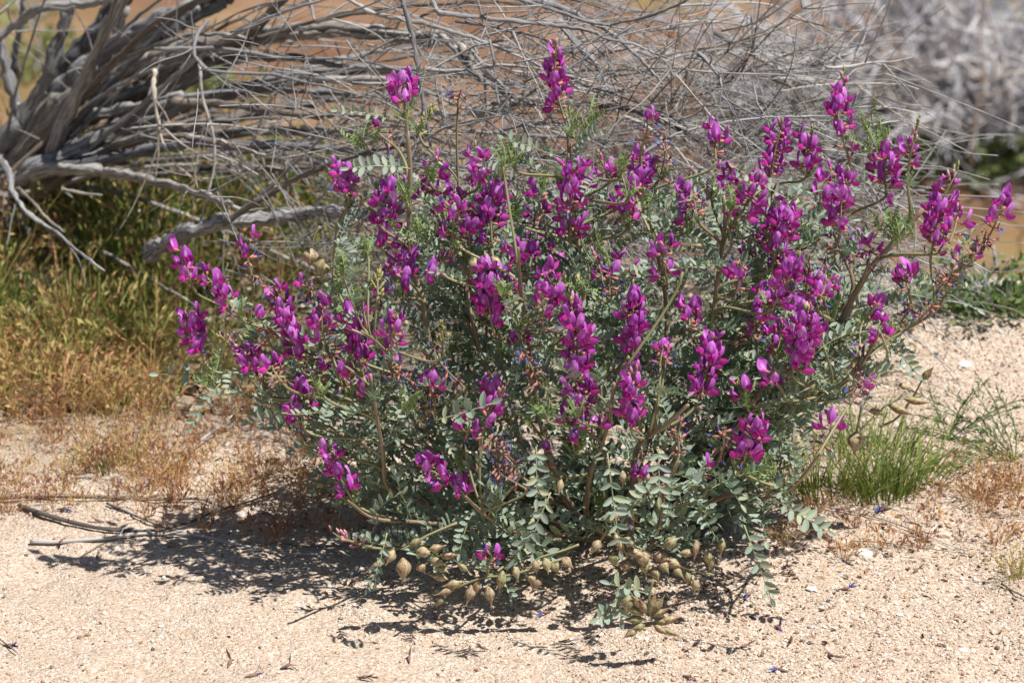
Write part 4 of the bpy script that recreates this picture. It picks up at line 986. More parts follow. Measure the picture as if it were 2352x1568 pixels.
# ---- seed pods
def pod_geo(L_, W_, seed):
    q = random.Random(seed); c = q.uniform(-.1, .18); n = 10; t = np.linspace(0, 1, n); prof = np.array([.12, .50, .84, 1.0, .94, .74, .46, .22, .10, .04]) * W_ / 2
    P_ = np.stack([t * L_, t * 0, c * L_ * np.sin(t * 2.4)], -1); g = with_tc(tube(P_, prof, 12, 0), 0, 0, L_)
    V, L, S, Mi, T = g.pack(); th = np.tile(np.linspace(0, 2 * math.pi, 12, endpoint=False), n)
    V = V.copy(); groove = (np.cos(th) > .95) * .10 + (np.cos(th) < -.95) * .05; ctr = np.repeat(P_, 12, axis=0); V = ctr + (V - ctr) * (1 - groove * 2)[:, None]
    T = T.copy(); T[:, 0] = np.sin(th) * np.where(np.cos(th) > 0, 1, 4) ; return Geo().raw(V, L, S, Mi, T)
PODS = [pod_geo(.019, .0095, 1), pod_geo(.016, .0105, 2), pod_geo(.021, .0080, 3), pod_geo(.015, .0120, 4)]
POD_me = [g.mesh('seed_pod', [M['pod']]) for g in PODS]
PD = [(885,1285,150,1.0,2),(1010,1275,350,1.0,0),(1005,1300,30,.9,1),(1030,1330,200,1.0,2),(1120,1345,80,1.1,0),(1380,1240,120,1.0,1),(1410,1265,90,1.1,3),(1530,1285,20,1.0,0),(1560,1270,350,.9,0),(1500,1300,70,1.1,3),(1465,1440,150,1.0,0),(1520,1425,345,1.0,0),(1515,1440,20,1.0,2),(1475,1398,240,1.0,2), # x, y, pointing angle (deg, 0 right, 90 down), size, shape
 (905,1262,120,1.0,3),(925,1280,95,1.5,1),(955,1265,20,1.0,1),(985,1262,340,.95,0),(985,1288,10,1.1,1),(960,1292,60,.9,3),(940,1250,330,.9,0),
 (1062,1335,170,1.15,0),(1045,1350,165,1.0,2),(1085,1345,110,1.1,0),(1100,1330,105,1.1,2),(1020,1368,120,.8,1),(1075,1312,230,.8,0),(1155,1310,100,1.2,0),(1180,1300,80,.9,1),
 (1230,1285,85,.9,1),(1250,1280,80,1.0,1),(1268,1290,60,.9,3),(1290,1280,40,1.0,3),(1225,1315,100,1.0,3),(1245,1325,120,.95,1),
 (1390,1195,330,1.1,2),(1412,1225,60,1.1,0),(1430,1235,30,1.0,1),(1440,1260,20,1.2,0),(1470,1265,70,1.2,3),(1500,1270,20,1.2,3),(1525,1255,330,1.1,1),(1440,1285,100,1.0,3),(1478,1290,80,.9,3),(1515,1285,60,1.0,1),(1545,1300,50,.9,1),
 (1445,1365,95,1.35,1),
 (1480,1420,180,1.0,0),(1478,1412,215,1.05,2),(1482,1408,255,1.1,2),(1494,1405,280,1.2,2),(1500,1415,325,1.05,2),(1502,1425,5,1.0,2),(1500,1432,30,.9,0),(1482,1432,165,1.0,0),(1500,1405,300,1.0,2),
 (1600,1240,100,.9,0),(1622,1262,80,1.0,0),(1575,1310,70,1.0,0),(1605,1330,100,.9,1),(1640,1280,110,.9,2),(1660,1235,95,1.0,0),
 (715,570,95,1.35,3),(742,595,100,1.5,3),(1092,590,110,1.3,1),(1130,590,60,1.0,1),(1330,625,100,1.0,1),
 (2118,872,300,1.1,2),(2092,890,200,1.0,2),(1968,990,95,1.8,3),(1870,870,120,1.0,0),(1835,1000,100,1.1,0),(1620,565,190,.8,2),(1430,1080,90,.9,0),(1590,1100,80,.9,0),
 (2040,930,15,1.3,2),(2075,915,5,1.3,2),(2030,950,200,1.0,2),(1290,1100,100,.9,1),
]
stalk = Geo()
def pod_stalk(pts, y, r=.0011):
    g = tube(smooth_path([at(a, b, y) for a, b in pts], 5), [r * 1.2, r * .8], 6)
    part('pod_stalk', g, [M['greenstem']], plant, ROOT, at(*pts[0], y))
for (x_, y_, ang, s, k) in PD:
    yy = -.25 if y_ > 1350 and x_ > 1350 else (-.17 if y_ > 1180 else depthY(x_, y_))
    if x_ in (2118, 2092, 1968, 2040, 2075, 2030): yy = .05
    o = at(x_, y_, yy); g0 = float(gz(o[0], o[1])) + .005 * s; o[2] = max(o[2], g0)
    a = R(ang); d = np.array([math.cos(a), rnd.uniform(-.45, .1), -math.sin(a)]); d /= np.linalg.norm(d)
    if o[2] + d[2] * .018 * s < g0: d[2] = max(d[2], (g0 - o[2]) / (.018 * s))
    link('seed_pod', POD_me[k], plant, T4(-ROOT) @ frame(o, d, np.array([rnd.gauss(0, .5), -.5, .8]), s * .96) @ np.diag([rnd.uniform(.9, 1.2), rnd.uniform(.7, 1.05), rnd.uniform(.7, 1.05), 1.0]))
pod_stalk([(1300,1280),(1180,1318),(1115,1325),(1070,1340),(1050,1350)], -.17)
pod_stalk([(1330,1250),(1290,1265),(1240,1280),(1215,1300)], -.17)
pod_stalk([(1050,1200),(980,1230),(945,1250),(920,1262)], -.17)
pod_stalk([(1420,1260),(1460,1275),(1510,1280),(1560,1300),(1640,1320)], -.17, .0015)
pod_stalk([(1500,1330),(1490,1380),(1497,1425)], -.25)
pod_stalk([(1380,1240),(1400,1215),(1430,1240),(1480,1262)], -.17)
pod_stalk([(735,520),(722,545),(716,570)], depthY(742, 595))
pod_stalk([(2020,980),(2060,960),(2095,915),(2118,872)], .05)
pod_stalk([(1980,930),(1974,960),(1968,990)], .05)

# ================================================================ GRASSES
def blades(B_, H, W, lean, az, bend, tint, seg=4, mat=0):
    """ribbons, all at once"""
    N = len(B_); t = np.linspace(0, 1, seg + 1); d = np.stack([np.cos(az), np.sin(az), np.zeros(N)], -1)
    P_ = B_[:, None] + np.array([0, 0, 1.])[None, None] * (H[:, None] * (t[None] - .35 * bend[:, None] * t[None] ** 2.5))[..., None] \
        + d[:, None] * (H[:, None] * (lean[:, None] * t[None] + bend[:, None] * .7 * t[None] ** 2))[..., None]
    sd = np.stack([-np.sin(az + 0.7), np.cos(az + 0.7), np.zeros(N)], -1)
    wv = W[:, None] * np.array([1 - .9 * x ** 2 for x in t])[None]
    A = P_ - sd[:, None] * wv[..., None] * .5; B2 = P_ + sd[:, None] * wv[..., None] * .5
    V = np.stack([A, B2], 2).reshape(N, -1, 3); n = V.shape[1]
    i = np.arange(seg) * 2; L1 = np.stack([i, i + 1, i + 3, i + 2], -1).ravel()
    L = (L1[None] + (np.arange(N) * n)[:, None]).ravel(); T_ = np.zeros((N, n, 3)); T_[..., 2] = tint[:, None]
    return Geo().raw(V.reshape(-1, 3), L, np.full(N * seg, 4), np.full(N * seg, mat), T_.reshape(-1, 3)), P_
def heads(P_, n, size, tint, spread=.5, t0=2, mat=0):
    """awned spikelets along the top of each blade"""
    N = len(P_); g = Geo(); top = P_[:, t0:]; k = top.shape[1] - 1
    for j in range(n):
        f = rng.random(N) * k; i = np.minimum(f.astype(int), k - 1); fr = (f - i)[:, None]
        o = top[np.arange(N), i] * (1 - fr) + top[np.arange(N), i + 1] * fr; tg = top[np.arange(N), i + 1] - top[np.arange(N), i]; tg /= np.linalg.norm(tg, axis=1)[:, None] + 1e-9
        sd = rng.normal(size=(N, 3)); sd /= np.linalg.norm(sd, axis=1)[:, None]; d = tg + sd * spread; d /= np.linalg.norm(d, axis=1)[:, None]
        s = size * rng.uniform(.6, 1.3, N)[:, None]; c = np.cross(d, rng.normal(size=(N, 3))); c /= np.linalg.norm(c, axis=1)[:, None] + 1e-9
        V = np.stack([o, o + d * s * .45 + c * s * .13, o + d * s, o + d * s * .45 - c * s * .13], 1).reshape(-1, 3)
        T_ = np.zeros((N, 4, 3)); T_[..., 2] = np.clip(tint + rng.normal(0, .05, N), 0, 1)[:, None]
        g.raw(V, np.arange(N * 4), np.full(N, 4), np.full(N, mat), T_.reshape(-1, 3))
    return g
def grass_field(N, poly, H, tint, W=(.0006, .0014), clump=1, hd=0, hs=.006, bend=(.1, .6), tj=.08):
    x0, y0, x1, y1 = poly; px = rng.uniform(x0, x1, N); py = rng.uniform(y0, y1, N)
    keep = vn(px / 60, py / 30, 21) > clump; px, py = px[keep], py[keep]; B_ = ground_many(px, py); n = len(px)
    h = rng.uniform(*H, n) * (.7 + .6 * vn(px / 80, py / 50, 31)); ti = np.clip(np.interp(py, [y0, y1], tint) + rng.normal(0, tj, n) + .18 * (vn(px / 70, py / 40, 7) - .5), 0, 1)
    g, P_ = blades(B_, h, rng.uniform(*W, n), rng.uniform(-.25, .45, n), rng.uniform(0, 6.28, n), rng.uniform(*bend, n), ti)
    if hd: g.add(heads(P_, hd, hs, np.clip(ti + .08, 0, 1)))
    return g
def clumps(N, poly, hr, tint, nb=14, spread=.010, W=(.0006, .0015), lean=(0, .7), bend=(.1, .8), hd=3, hs=.008, tj=.10, cl=.15, cj=.14):
    x0, y0, x1, y1 = poly; px = rng.uniform(x0, x1, N); py = rng.uniform(y0, y1, N); keep = vn(px / 60, py / 30, 21) > cl; px, py = px[keep], py[keep]
    C0 = ground_many(px, py); n0 = len(px); B_ = np.repeat(C0, nb, axis=0); n = len(B_); off = rng.normal(0, spread * .5, (n, 2)); B_[:, :2] += off
    hc = np.repeat(rng.uniform(*hr, n0) * (.7 + .6 * vn(px / 80, py / 50, 31)), nb); h = hc * rng.uniform(.45, 1.1, n)
    tc_ = np.interp(py, [y0, y1], tint) + rng.normal(0, cj, n0); ti = np.clip(np.repeat(tc_, nb) + rng.normal(0, tj, n), 0, 1)
    la = np.repeat(rng.uniform(0, 6.28, n0), nb); g, P_ = blades(B_, h, rng.uniform(*W, n), rng.uniform(*lean, n), np.arctan2(off[:, 1], off[:, 0]) + rng.normal(0, .5, n) + .2 * np.sin(la), rng.uniform(*bend, n), ti, 5)
    if hd:
        sel = rng.random(n) < .35; g.add(heads(P_[sel], hd, hs, np.clip(ti[sel] + .12, 0, 1), .35, 3))
    return g
G = Geo()
G.add(clumps(160, (-60, 540, 440, 850), (.05, .115), (.03, .38), 14, .014, hd=5, hs=.011, W=(.0011, .0024), lean=(0, .4), bend=(.05, .5), cj=.19, cl=.3))
G.add(clumps(170, (-60, 430, 780, 640), (.04, .12), (.0, .26), 15, .016, W=(.0014, .0030), lean=(0, .4), bend=(.05, .5), hd=4, hs=.013, cj=.14))
G.add(clumps(210, (-60, 430, 820, 740), (.09, .18), (.32, .62), 7, .012, W=(.0004, .0009), hd=12, hs=.009))
G.add(clumps(90, (300, 600, 900, 880), (.03, .075), (.15, .40), 14, hd=5, hs=.006, cl=.3))
link('grass', G.mesh('grass', [M['grass']]), kind='stuff', label='green grass growing thickly under the dead grey branches')
G = Geo()
G.add(clumps(230, (-60, 740, 400, 965), (.025, .06), (.36, .68), 13, .010, W=(.0005, .0012), lean=(0, .5), hd=6, hs=.009, tj=.12, cj=.18))
G.add(clumps(110, (-60, 760, 410, 960), (.04, .08), (.34, .70), 6, .009, W=(.0003, .0008), hd=12, hs=.007, tj=.12))
G.add(clumps(60, (380, 850, 700, 960), (.02, .05), (.45, .8), 12, .008, W=(.0004, .0009), hd=6, hs=.005, cl=.35))
link('dry_grass', G.mesh('dry_grass', [M['grass']]), kind='stuff', label='low golden orange dry grass along the edge of the sand')
G = Geo()
def sprigs(N, poly, hrange, tr, nb=9, cl=.0, spread=.006):
    x0, y0, x1, y1 = poly; px = rng.uniform(x0, x1, N); py = rng.uniform(y0, y1, N); keep = vn(px / 70, py / 30, 55) > cl; px, py = px[keep], py[keep]
    B_ = np.repeat(ground_many(px, py), nb, axis=0); n = len(B_); B_[:, :2] += rng.normal(0, spread * .35, (n, 2)); hh = np.repeat(rng.uniform(*hrange, len(px)), nb) * rng.uniform(.5, 1.1, n)
    ti = np.clip(np.repeat(rng.uniform(*tr, len(px)), nb) + rng.normal(0, .07, n), 0, 1)
    g, P_ = blades(B_, hh, rng.uniform(.00025, .0006, n), rng.uniform(.0, .7, n), rng.uniform(0, 6.28, n), rng.uniform(.0, .5, n), ti)
    return g.add(heads(P_, 5, .005, np.clip(ti + .05, 0, 1), .45))
G.add(sprigs(60, (120, 1000, 460, 1130), (.02, .05), (.5, .95), 9, .0))
G.add(sprigs(270, (-60, 950, 780, 1180), (.016, .045), (.62, 1.0), 8, .25))
G.add(sprigs(60, (330, 1080, 860, 1260), (.016, .04), (.62, 1.0), 9, .2))
G.add(sprigs(42, (1800, 1150, 2400, 1270), (.010, .03), (.6, .98), 7, .25))
G.add(sprigs(30, (2150, 1050, 2400, 1180), (.014, .034), (.5, .9), 9, .1))
link('dry_sprigs', G.mesh('dry_sprigs', [M['grass']]), kind='stuff', label='thin reddish dry grass sprigs dotted over the shaded sand')

def tuft(name, label, cat, px, py, n, rad, H, tint, W=(.0006, .0013), lean=(.0, .55), hd=0, bend=(.1, .6), tj=.06, group=None, hs=.005):
    c = gp(px, py); r_ = rad * np.sqrt(rng.random(n)); a_ = rng.uniform(0, 6.28, n); B_ = np.zeros((n, 3)); B_[:, 0] = c[0] + r_ * np.cos(a_) * 1.2; B_[:, 1] = c[1] + r_ * np.sin(a_) * .8; B_[:, 2] = gz(B_[:, 0], B_[:, 1]) - .001
    ti = np.clip(rng.normal(tint, tj, n), 0, 1); h = rng.uniform(*H, n)
    g, P_ = blades(B_, h, rng.uniform(*W, n), rng.uniform(*lean, n) * (.3 + r_ / rad), a_ + rng.normal(0, .5, n), rng.uniform(*bend, n), ti, 5)
    if hd: g.add(heads(P_, hd, hs, np.clip(ti + .1, 0, 1), .4))
    o = part(name, g, [M['grass']], None, (0, 0, 0), c); o['label'] = label; o['category'] = cat
    if group: o['group'] = group
    return o
GT = 'green grass tufts beside the flowering plant'
tuft('grass_tuft', 'green fine-bladed grass tuft nearest the purple plant, lower side of the flowers', 'grass tuft', 1890, 1138, 200, .040, (.03, .068), .28, W=(.0009, .0019), lean=(.0, .8), hd=2, tj=.14, group=GT)
tuft('grass_tuft', 'densest upright green grass tuft on the open sand', 'grass tuft', 2020, 1138, 230, .032, (.035, .078), .17, W=(.0009, .0019), lean=(.0, .7), hd=1, tj=.12, group=GT)
tuft('grass_tuft', 'green grass tuft leaning outward on the side away from the flowers', 'grass tuft', 2095, 1110, 110, .030, (.03, .075), .20, W=(.0009, .0018), lean=(.2, 1.0), group=GT)
tuft('grass_tuft', 'short olive grass tuft behind the other green tufts', 'grass tuft', 1990, 1050, 180, .045, (.03, .06), .22, W=(.0008, .0018), hd=2, group=GT)
tuft('grass_tuft', 'dark green small tuft among the dry stalks at the edge of the shade', 'grass tuft', 262, 1075, 90, .024, (.015, .035), .10, W=(.0006, .0016), hd=2, tj=.3)
DS = 'small dry grass sprigs on the open sand'
for (x_, y_, n_, h_, ti_, lb) in [
    (1935,1285,26,.030,.72,'upright straw-coloured grass sprig with green tips left of the white quartz stone'),(2055,1260,22,.028,.85,'reddish dry grass sprig above the thin pale straw lying on the sand'),
    (2110,1262,24,.026,.85,'reddish grass sprig with a spray of bare stalks beside the dry twig'),(2330,1330,60,.044,.50,'spreading tan and green grass sprig at the edge of the open sand'),
    (2290,1250,26,.034,.74,'thin reddish sprig with loose stalks behind the spreading tan sprig'),(1800,1245,26,.024,.60,'matted yellow-green dry sprig under the drooping blue-green leaf'),
    (2240,1150,60,.040,.80,'tall rusty grass sprig beyond the green tufts'),(2330,1130,46,.036,.78,'rusty dry sprig in front of the feathery green plant'),
    (640,1230,50,.030,.90,'dark brown dry sprig at the edge of the plant shadow'),(20,1180,40,.05,.86,'tall reddish stalks at the picture edge above the grey fallen stick'),
    (1960,1200,24,.022,.88,'low rust-coloured sprig just in front of the green tufts'),(1880,1180,20,.02,.8,'thin straw sprig between the green tuft and the drooping leaf'),]:
    tuft('dry_sprig', lb, 'grass sprig', x_, y_, n_, .006, (h_ * .5, h_), ti_, W=(.0003, .0008), lean=(.1, .9), hd=5, group=DS)

# feathery sprawling plant at the right edge
def feathery(px, py, label, dirs, seed):
    c = gp(px, py); th = thing('feathery_plant', label, 'plant', c); q = random.Random(seed)
    for dx, dy, L_ in dirs:
        pts = [c]; d = np.array([dx, dy, .55]); d /= np.linalg.norm(d); cur = c.copy()
        for k in range(5):
            d = d + np.array([q.gauss(0, .1), q.gauss(0, .1), -.09]); d /= np.linalg.norm(d); cur = cur + d * L_ / 5; cur[2] = max(cur[2], float(gz(cur[0], cur[1])) + .004); pts.append(cur.copy())
        P_ = smooth_path(pts, 5); g = tube(P_, [.0007, .0004], 4, 0, tz=.4); n = 46
        i = rng.integers(4, len(P_) - 1, n); o = P_[i]; tg = P_[np.minimum(i + 1, len(P_) - 1)] - P_[i - 1]; tg /= np.linalg.norm(tg, axis=1)[:, None]
        s = rng.normal(size=(n, 3)); d_ = tg * .9 + s * .42; d_ /= np.linalg.norm(d_, axis=1)[:, None]; ln = rng.uniform(.006, .014, n)[:, None]; cr = np.cross(d_, rng.normal(size=(n, 3))); cr /= np.linalg.norm(cr, axis=1)[:, None]
        V = np.stack([o, o + d_ * ln * .5 + cr * ln * .06, o + d_ * ln, o + d_ * ln * .5 - cr * ln * .06], 1).reshape(-1, 3); T_ = np.zeros((n * 4, 3)); T_[:, 2] = np.repeat(rng.uniform(.2, 1, n), 4)
        g.raw(V, np.arange(n * 4), np.full(n, 4), np.zeros(n, int), T_); part('sprig', g, [M['weed']], th, c, P_[0])
feathery(2330, 1060, 'feathery green plant with needle leaves sprawling over the sand at the picture edge', [(-1, .3, .10), (-.8, .9, .12), (-.4, 1, .13), (.2, 1, .12), (-1, .8, .14), (-1.2, -.1, .09), (.6, .6, .1), (-.2, .4, .09), (-.6, .5, .13), (-1.3, .5, .12), (0, .9, .14)], 3)
feathery(2180, 1010, 'single thin feathery green shoots rising between the grass tufts and the sand bank', [(-.2, .2, .07), (.3, .2, .08), (.9, .3, .10), (.1, .0, .06), (.6, -.1, .09)], 4)
feathery(1960, 1010, 'slender green shoots standing right under the last hanging purple flower', [(-.1, .1, .09), (.2, .1, .10), (-.3, .1, .08), (.4, 0, .07)], 8)

M['tip'] = m_simple('pale_tip', [(0, (.6, .58, .52)), (1, (.7, .68, .62))])
def wiry(px, py, label, H, seed):
    c = gp(px, py); th = thing('wiry_weed', label, 'weed', c, 'wiry stalks with pale tips standing in the grass'); q = random.Random(seed)
    def grow(o, d, L_, lv):
        pts = [o]; cur = o.copy()
        for k in range(3):
            d = d + np.array([q.gauss(0, .12), q.gauss(0, .12), q.gauss(.02, .08)]); d /= np.linalg.norm(d); cur = cur + d * L_ / 3; pts.append(cur.copy())
        part('stalk', tube(smooth_path(pts, 3), [.0007 - .00015 * lv, .0005 - .0001 * lv], 5), [M['litter']], th, c, pts[0])
        if lv < 2:
            for j in range(2 + (lv == 0)):
                dd = d + np.array([q.gauss(0, .8), q.gauss(0, .5), q.uniform(-.2, .4)]); dd /= np.linalg.norm(dd); grow(cur, dd, L_ * .55, lv + 1)
        else:
            m = np.diag([.0018, .0018, .0022, 1.0]); m[:3, 3] = cur; part('seed_tip', Geo().add(rock(q.randrange(9), 0), m), [M['tip']], th, c, cur)
    grow(c, np.array([q.gauss(0, .15), 0, 1.]), H, 0)
for (x_, y_, h_, lb) in [(215, 640, .085, 'wiry many-branched dry stalk with pale tips below the short broken stick'), (60, 650, .07, 'wiry stalk with pale tips beside the pale curving branch'),
    (330, 600, .08, 'wiry stalk with pale tips in the grass halfway to the thick low log'), (150, 560, .10, 'tallest wiry stalk reaching up in front of the thick grey trunks'), (390, 640, .06, 'short wiry stalk with pale tips close to the end of the thick low log')]:
    wiry(x_, y_, lb, h_, x_)
# leafy low weeds, background
def leafy(name, label, cat, px, py, n, rx, ry, rz, leaf, tint, stalks=0, base=None, smat='bluebark'):
    c = gp(px, py); th = thing(name, label, cat, c)
    u = rng.normal(size=(n, 3)); u /= np.linalg.norm(u, axis=1)[:, None]; u[:, 2] = np.abs(u[:, 2]); rr_ = rng.random(n) ** .4
    cl = np.clip(vn(u[:, 0] * 3 + 5, u[:, 1] * 3 + u[:, 2] * 3, 9) * 1.5, .35, 1.1)
    o = u * (rr_ * cl)[:, None] * np.array([rx, ry, rz]) + c; o[:, 2] = np.maximum(o[:, 2], gz(o[:, 0], o[:, 1]) + .005)
    d = u + rng.normal(size=(n, 3)) * .6; d /= np.linalg.norm(d, axis=1)[:, None]; ln = leaf * rng.uniform(.6, 1.3, n)[:, None]; cr = np.cross(d, rng.normal(size=(n, 3))); cr /= np.linalg.norm(cr, axis=1)[:, None]
    V = np.stack([o, o + d * ln * .5 + cr * ln * .2, o + d * ln, o + d * ln * .5 - cr * ln * .2], 1).reshape(-1, 3); T_ = np.zeros((n * 4, 3)); T_[:, 2] = np.repeat(np.clip(rng.normal(tint, .25, n), 0, 1), 4)
    part('foliage', Geo().raw(V, np.arange(n * 4), np.full(n, 4), np.zeros(n, int), T_), [M['weed']], th, c, kind='stuff')
    for k in range(stalks):
        a = rnd.uniform(0, 6.28); e = c + np.array([math.cos(a) * rx * rnd.uniform(.2, .9), math.sin(a) * ry * .6, rz * rnd.uniform(.7, 1.25)]); s = c + np.array([math.cos(a) * rx * .15, 0, 0])
        g = tube(smooth_path([s, (s + e) / 2 + np.array([rnd.gauss(0, .02) * rx * 5, 0, rnd.gauss(0, .01)]), e], 4), [rz * .02, rz * .009], 6); side_twigs(g, smooth_path([s, (s + e) / 2, e], 4), rz * .02, 3, rnd.random(), rz * .15, rz * .5, rz * .008)
        part('stem', g, [M[smat]], th, c, s)
leafy('low_shrub', 'low green shrub with pale upright twigs just behind the sand bank', 'shrub', 2290, 705, 1300, .13, .09, .05, .012, .75, 14)
leafy('low_shrub', 'smaller green shrub hidden partly by the withered flower stem behind the bank', 'shrub', 2170, 700, 450, .07, .06, .03, .011, .7, 6)
leafy('green_bush', 'blurred olive bush at the foot of the far pale shrub', 'bush', 2070, 365, 1300, .30, .2, .10, .03, 1.0, 6)
leafy('green_bush', 'blurred olive green bush under the pale shrub at the picture edge', 'bush', 2330, 370, 1000, .26, .2, .10, .03, .95, 6)
leafy('green_bush', 'blurred yellow-green bush between the dead branches and the far pale shrub', 'bush', 1800, 300, 900, .16, .12, .10, .03, .95, 2)
leafy('green_bush', 'blurred green bush seen through the topmost branches of the dead shrub', 'bush', 100, 170, 260, .16, .12, .2, .03, 1.1, 2)
leafy('green_bush', 'blurred olive clump behind the long arching grey branches', 'bush', 420, 230, 420, .26, .12, .10, .03, 1.0, 2)
leafy('green_weed', 'bright green leafy weed in the grass below the dead branches', 'weed', 560, 500, 1500, .07, .05, .05, .010, .4, 2, smat='barkbrown')
leafy('green_weed', 'leafy green weed in the shade behind the two leftmost flower spikes', 'weed', 500, 690, 700, .05, .03, .035, .009, .6, 2, smat='barkbrown')
leafy('green_weed', 'dull green weed between the thick low log and the flowers', 'weed', 700, 430, 1300, .08, .05, .06, .010, .35, 2, smat='barkbrown')

# ================================================================ STICKS ON THE GROUND
def stick(C, pts, w0, w1, kind, label, lift=.002, tw=2, cat='stick', h_end=0.0, name='fallen_stick'):
    Pp = []
    for i, p in enumerate(pts):
        a, b = C(p); q = gp(a, b); q[2] += px2m(w0) * .8 + lift + h_end * (i / (len(pts) - 1)); Pp.append(q)
    P_ = smooth_path(Pp, 6); sd = rnd.random(); q = random.Random(sd); kn = np.clip(1 + .1 * np.array([q.gauss(0, 1) for _ in P_]), .75, 1.3)
    g = tube(P_, np.linspace(px2m(w0), px2m(w1), len(P_)) * kn, 10, flute=.18, seed=sd * 4); side_twigs(g, P_, px2m(w0), tw, sd, .01, .035, .0007)
    o = part(name, g, [mats_w[kind]], None, (0, 0, 0), P_[0]); o['label'] = label; o['category'] = cat; return o
stick(CG, [(-60,350),(200,338),(450,340),(700,345),(1000,360),(1300,355),(1420,380)], 42, 16, 'b', 'straight dark weathered stick lying across the shaded dry sprigs')
stick(CG, [(130,400),(330,470),(600,540),(850,570),(1050,568),(1250,520),(1450,440),(1650,380),(1830,320)], 34, 12, 'b', 'grey brown bent stick with its far end rising toward the flowers')
stick(CG, [(200,640),(400,642),(700,620),(900,590),(1150,590),(1350,600),(1500,640),(1700,680),(1900,720),(2160,725)], 30, 12, 'p', 'white bleached stick lying on the open sand edge of the shadow')
stick(CG, [(720,380),(900,460),(1110,545)], 22, 14, 'b', 'short straight brown stick crossing between the dark stick and the bent stick')
stick(CG, [(920,290),(1100,180),(1320,10),(1500,-110),(1640,-220)], 22, 12, 'p', 'pale slanting stick leaning toward the low left flowers', h_end=.01)
stick(CG, [(1370,590),(1500,550),(1660,520)], 12, 8, 'p', 'thin short pale twig resting against the white bleached stick')
stick(CG, [(1560,650),(1850,645),(2100,670),(2340,665)], 14, 9, 'b', 'thin brown twig in the shadow running beside the white stick to the plant')
stick(CG, [(1730,330),(1800,200),(1870,80)], 8, 5, 'b', 'very thin dry straw standing over the shaded sprigs')
stick(CD, [(-40,130),(200,250),(500,400),(800,560),(1000,690),(1180,790),(1330,880)], 44, 26, 'g', 'long grey branch slanting down through the grass toward the flowers', lift=.055, tw=3)
stick(CD, [(240,270),(420,400),(700,520),(960,590)], 30, 14, 'p', 'pale split stick just under the long slanting grey branch in the grass', lift=.012)
stick(CI, [(980,395),(1300,460),(1600,560),(1840,660),(1960,700)], 14, 6, 'p', 'long thin straw lying on the sand in front of the green grass tufts', tw=0, cat='straw', name='straw')
stick(CI, [(620,475),(740,545),(800,600)], 14, 10, 'b', 'short brown straw beside the matted yellow sprig', tw=0, cat='straw', name='straw')
stick(CI, [(2190,920),(2270,970),(2350,1010)], 14, 8, 'b', 'short dark twig below the spreading tan grass sprig', tw=1, cat='twig', name='twig')
stick(CI, [(1170,628),(1400,640),(1700,680),(1980,720)], 7, 5, 'b', 'hair-thin dark stem lying across the sand behind the white quartz stone', tw=0, cat='straw', name='straw')
stick(CG, [(-40,1260),(40,1320),(115,1380)], 13, 7, 'b', 'small dry brown stem lying on the bright foreground sand', tw=0, cat='twig', name='twig')
stick(CF, [(1980,325),(2150,303),(2360,312),(2500,320)], 20, 14, 'g', 'bare grey branch lying across the red soil behind the bank', lift=.01, tw=3)
stick(CC, [(1640,1190),(1800,1110),(2000,1090),(2340,1110),(2500,1120)], 18, 12, 'p', 'pale arching branch over the red soil below the far pale shrub', lift=.03, tw=2)
stick(CC, [(1890,1280),(2120,1290),(2400,1290)], 12, 10, 'p', 'thin pale twig second below the far shrub, nearly level', lift=.02, tw=1)
stick(CC, [(1950,1450),(2120,1400),(2400,1320)], 12, 10, 'g', 'thin grey twig rising to one side just above the far right flower spike', lift=.02, tw=1)

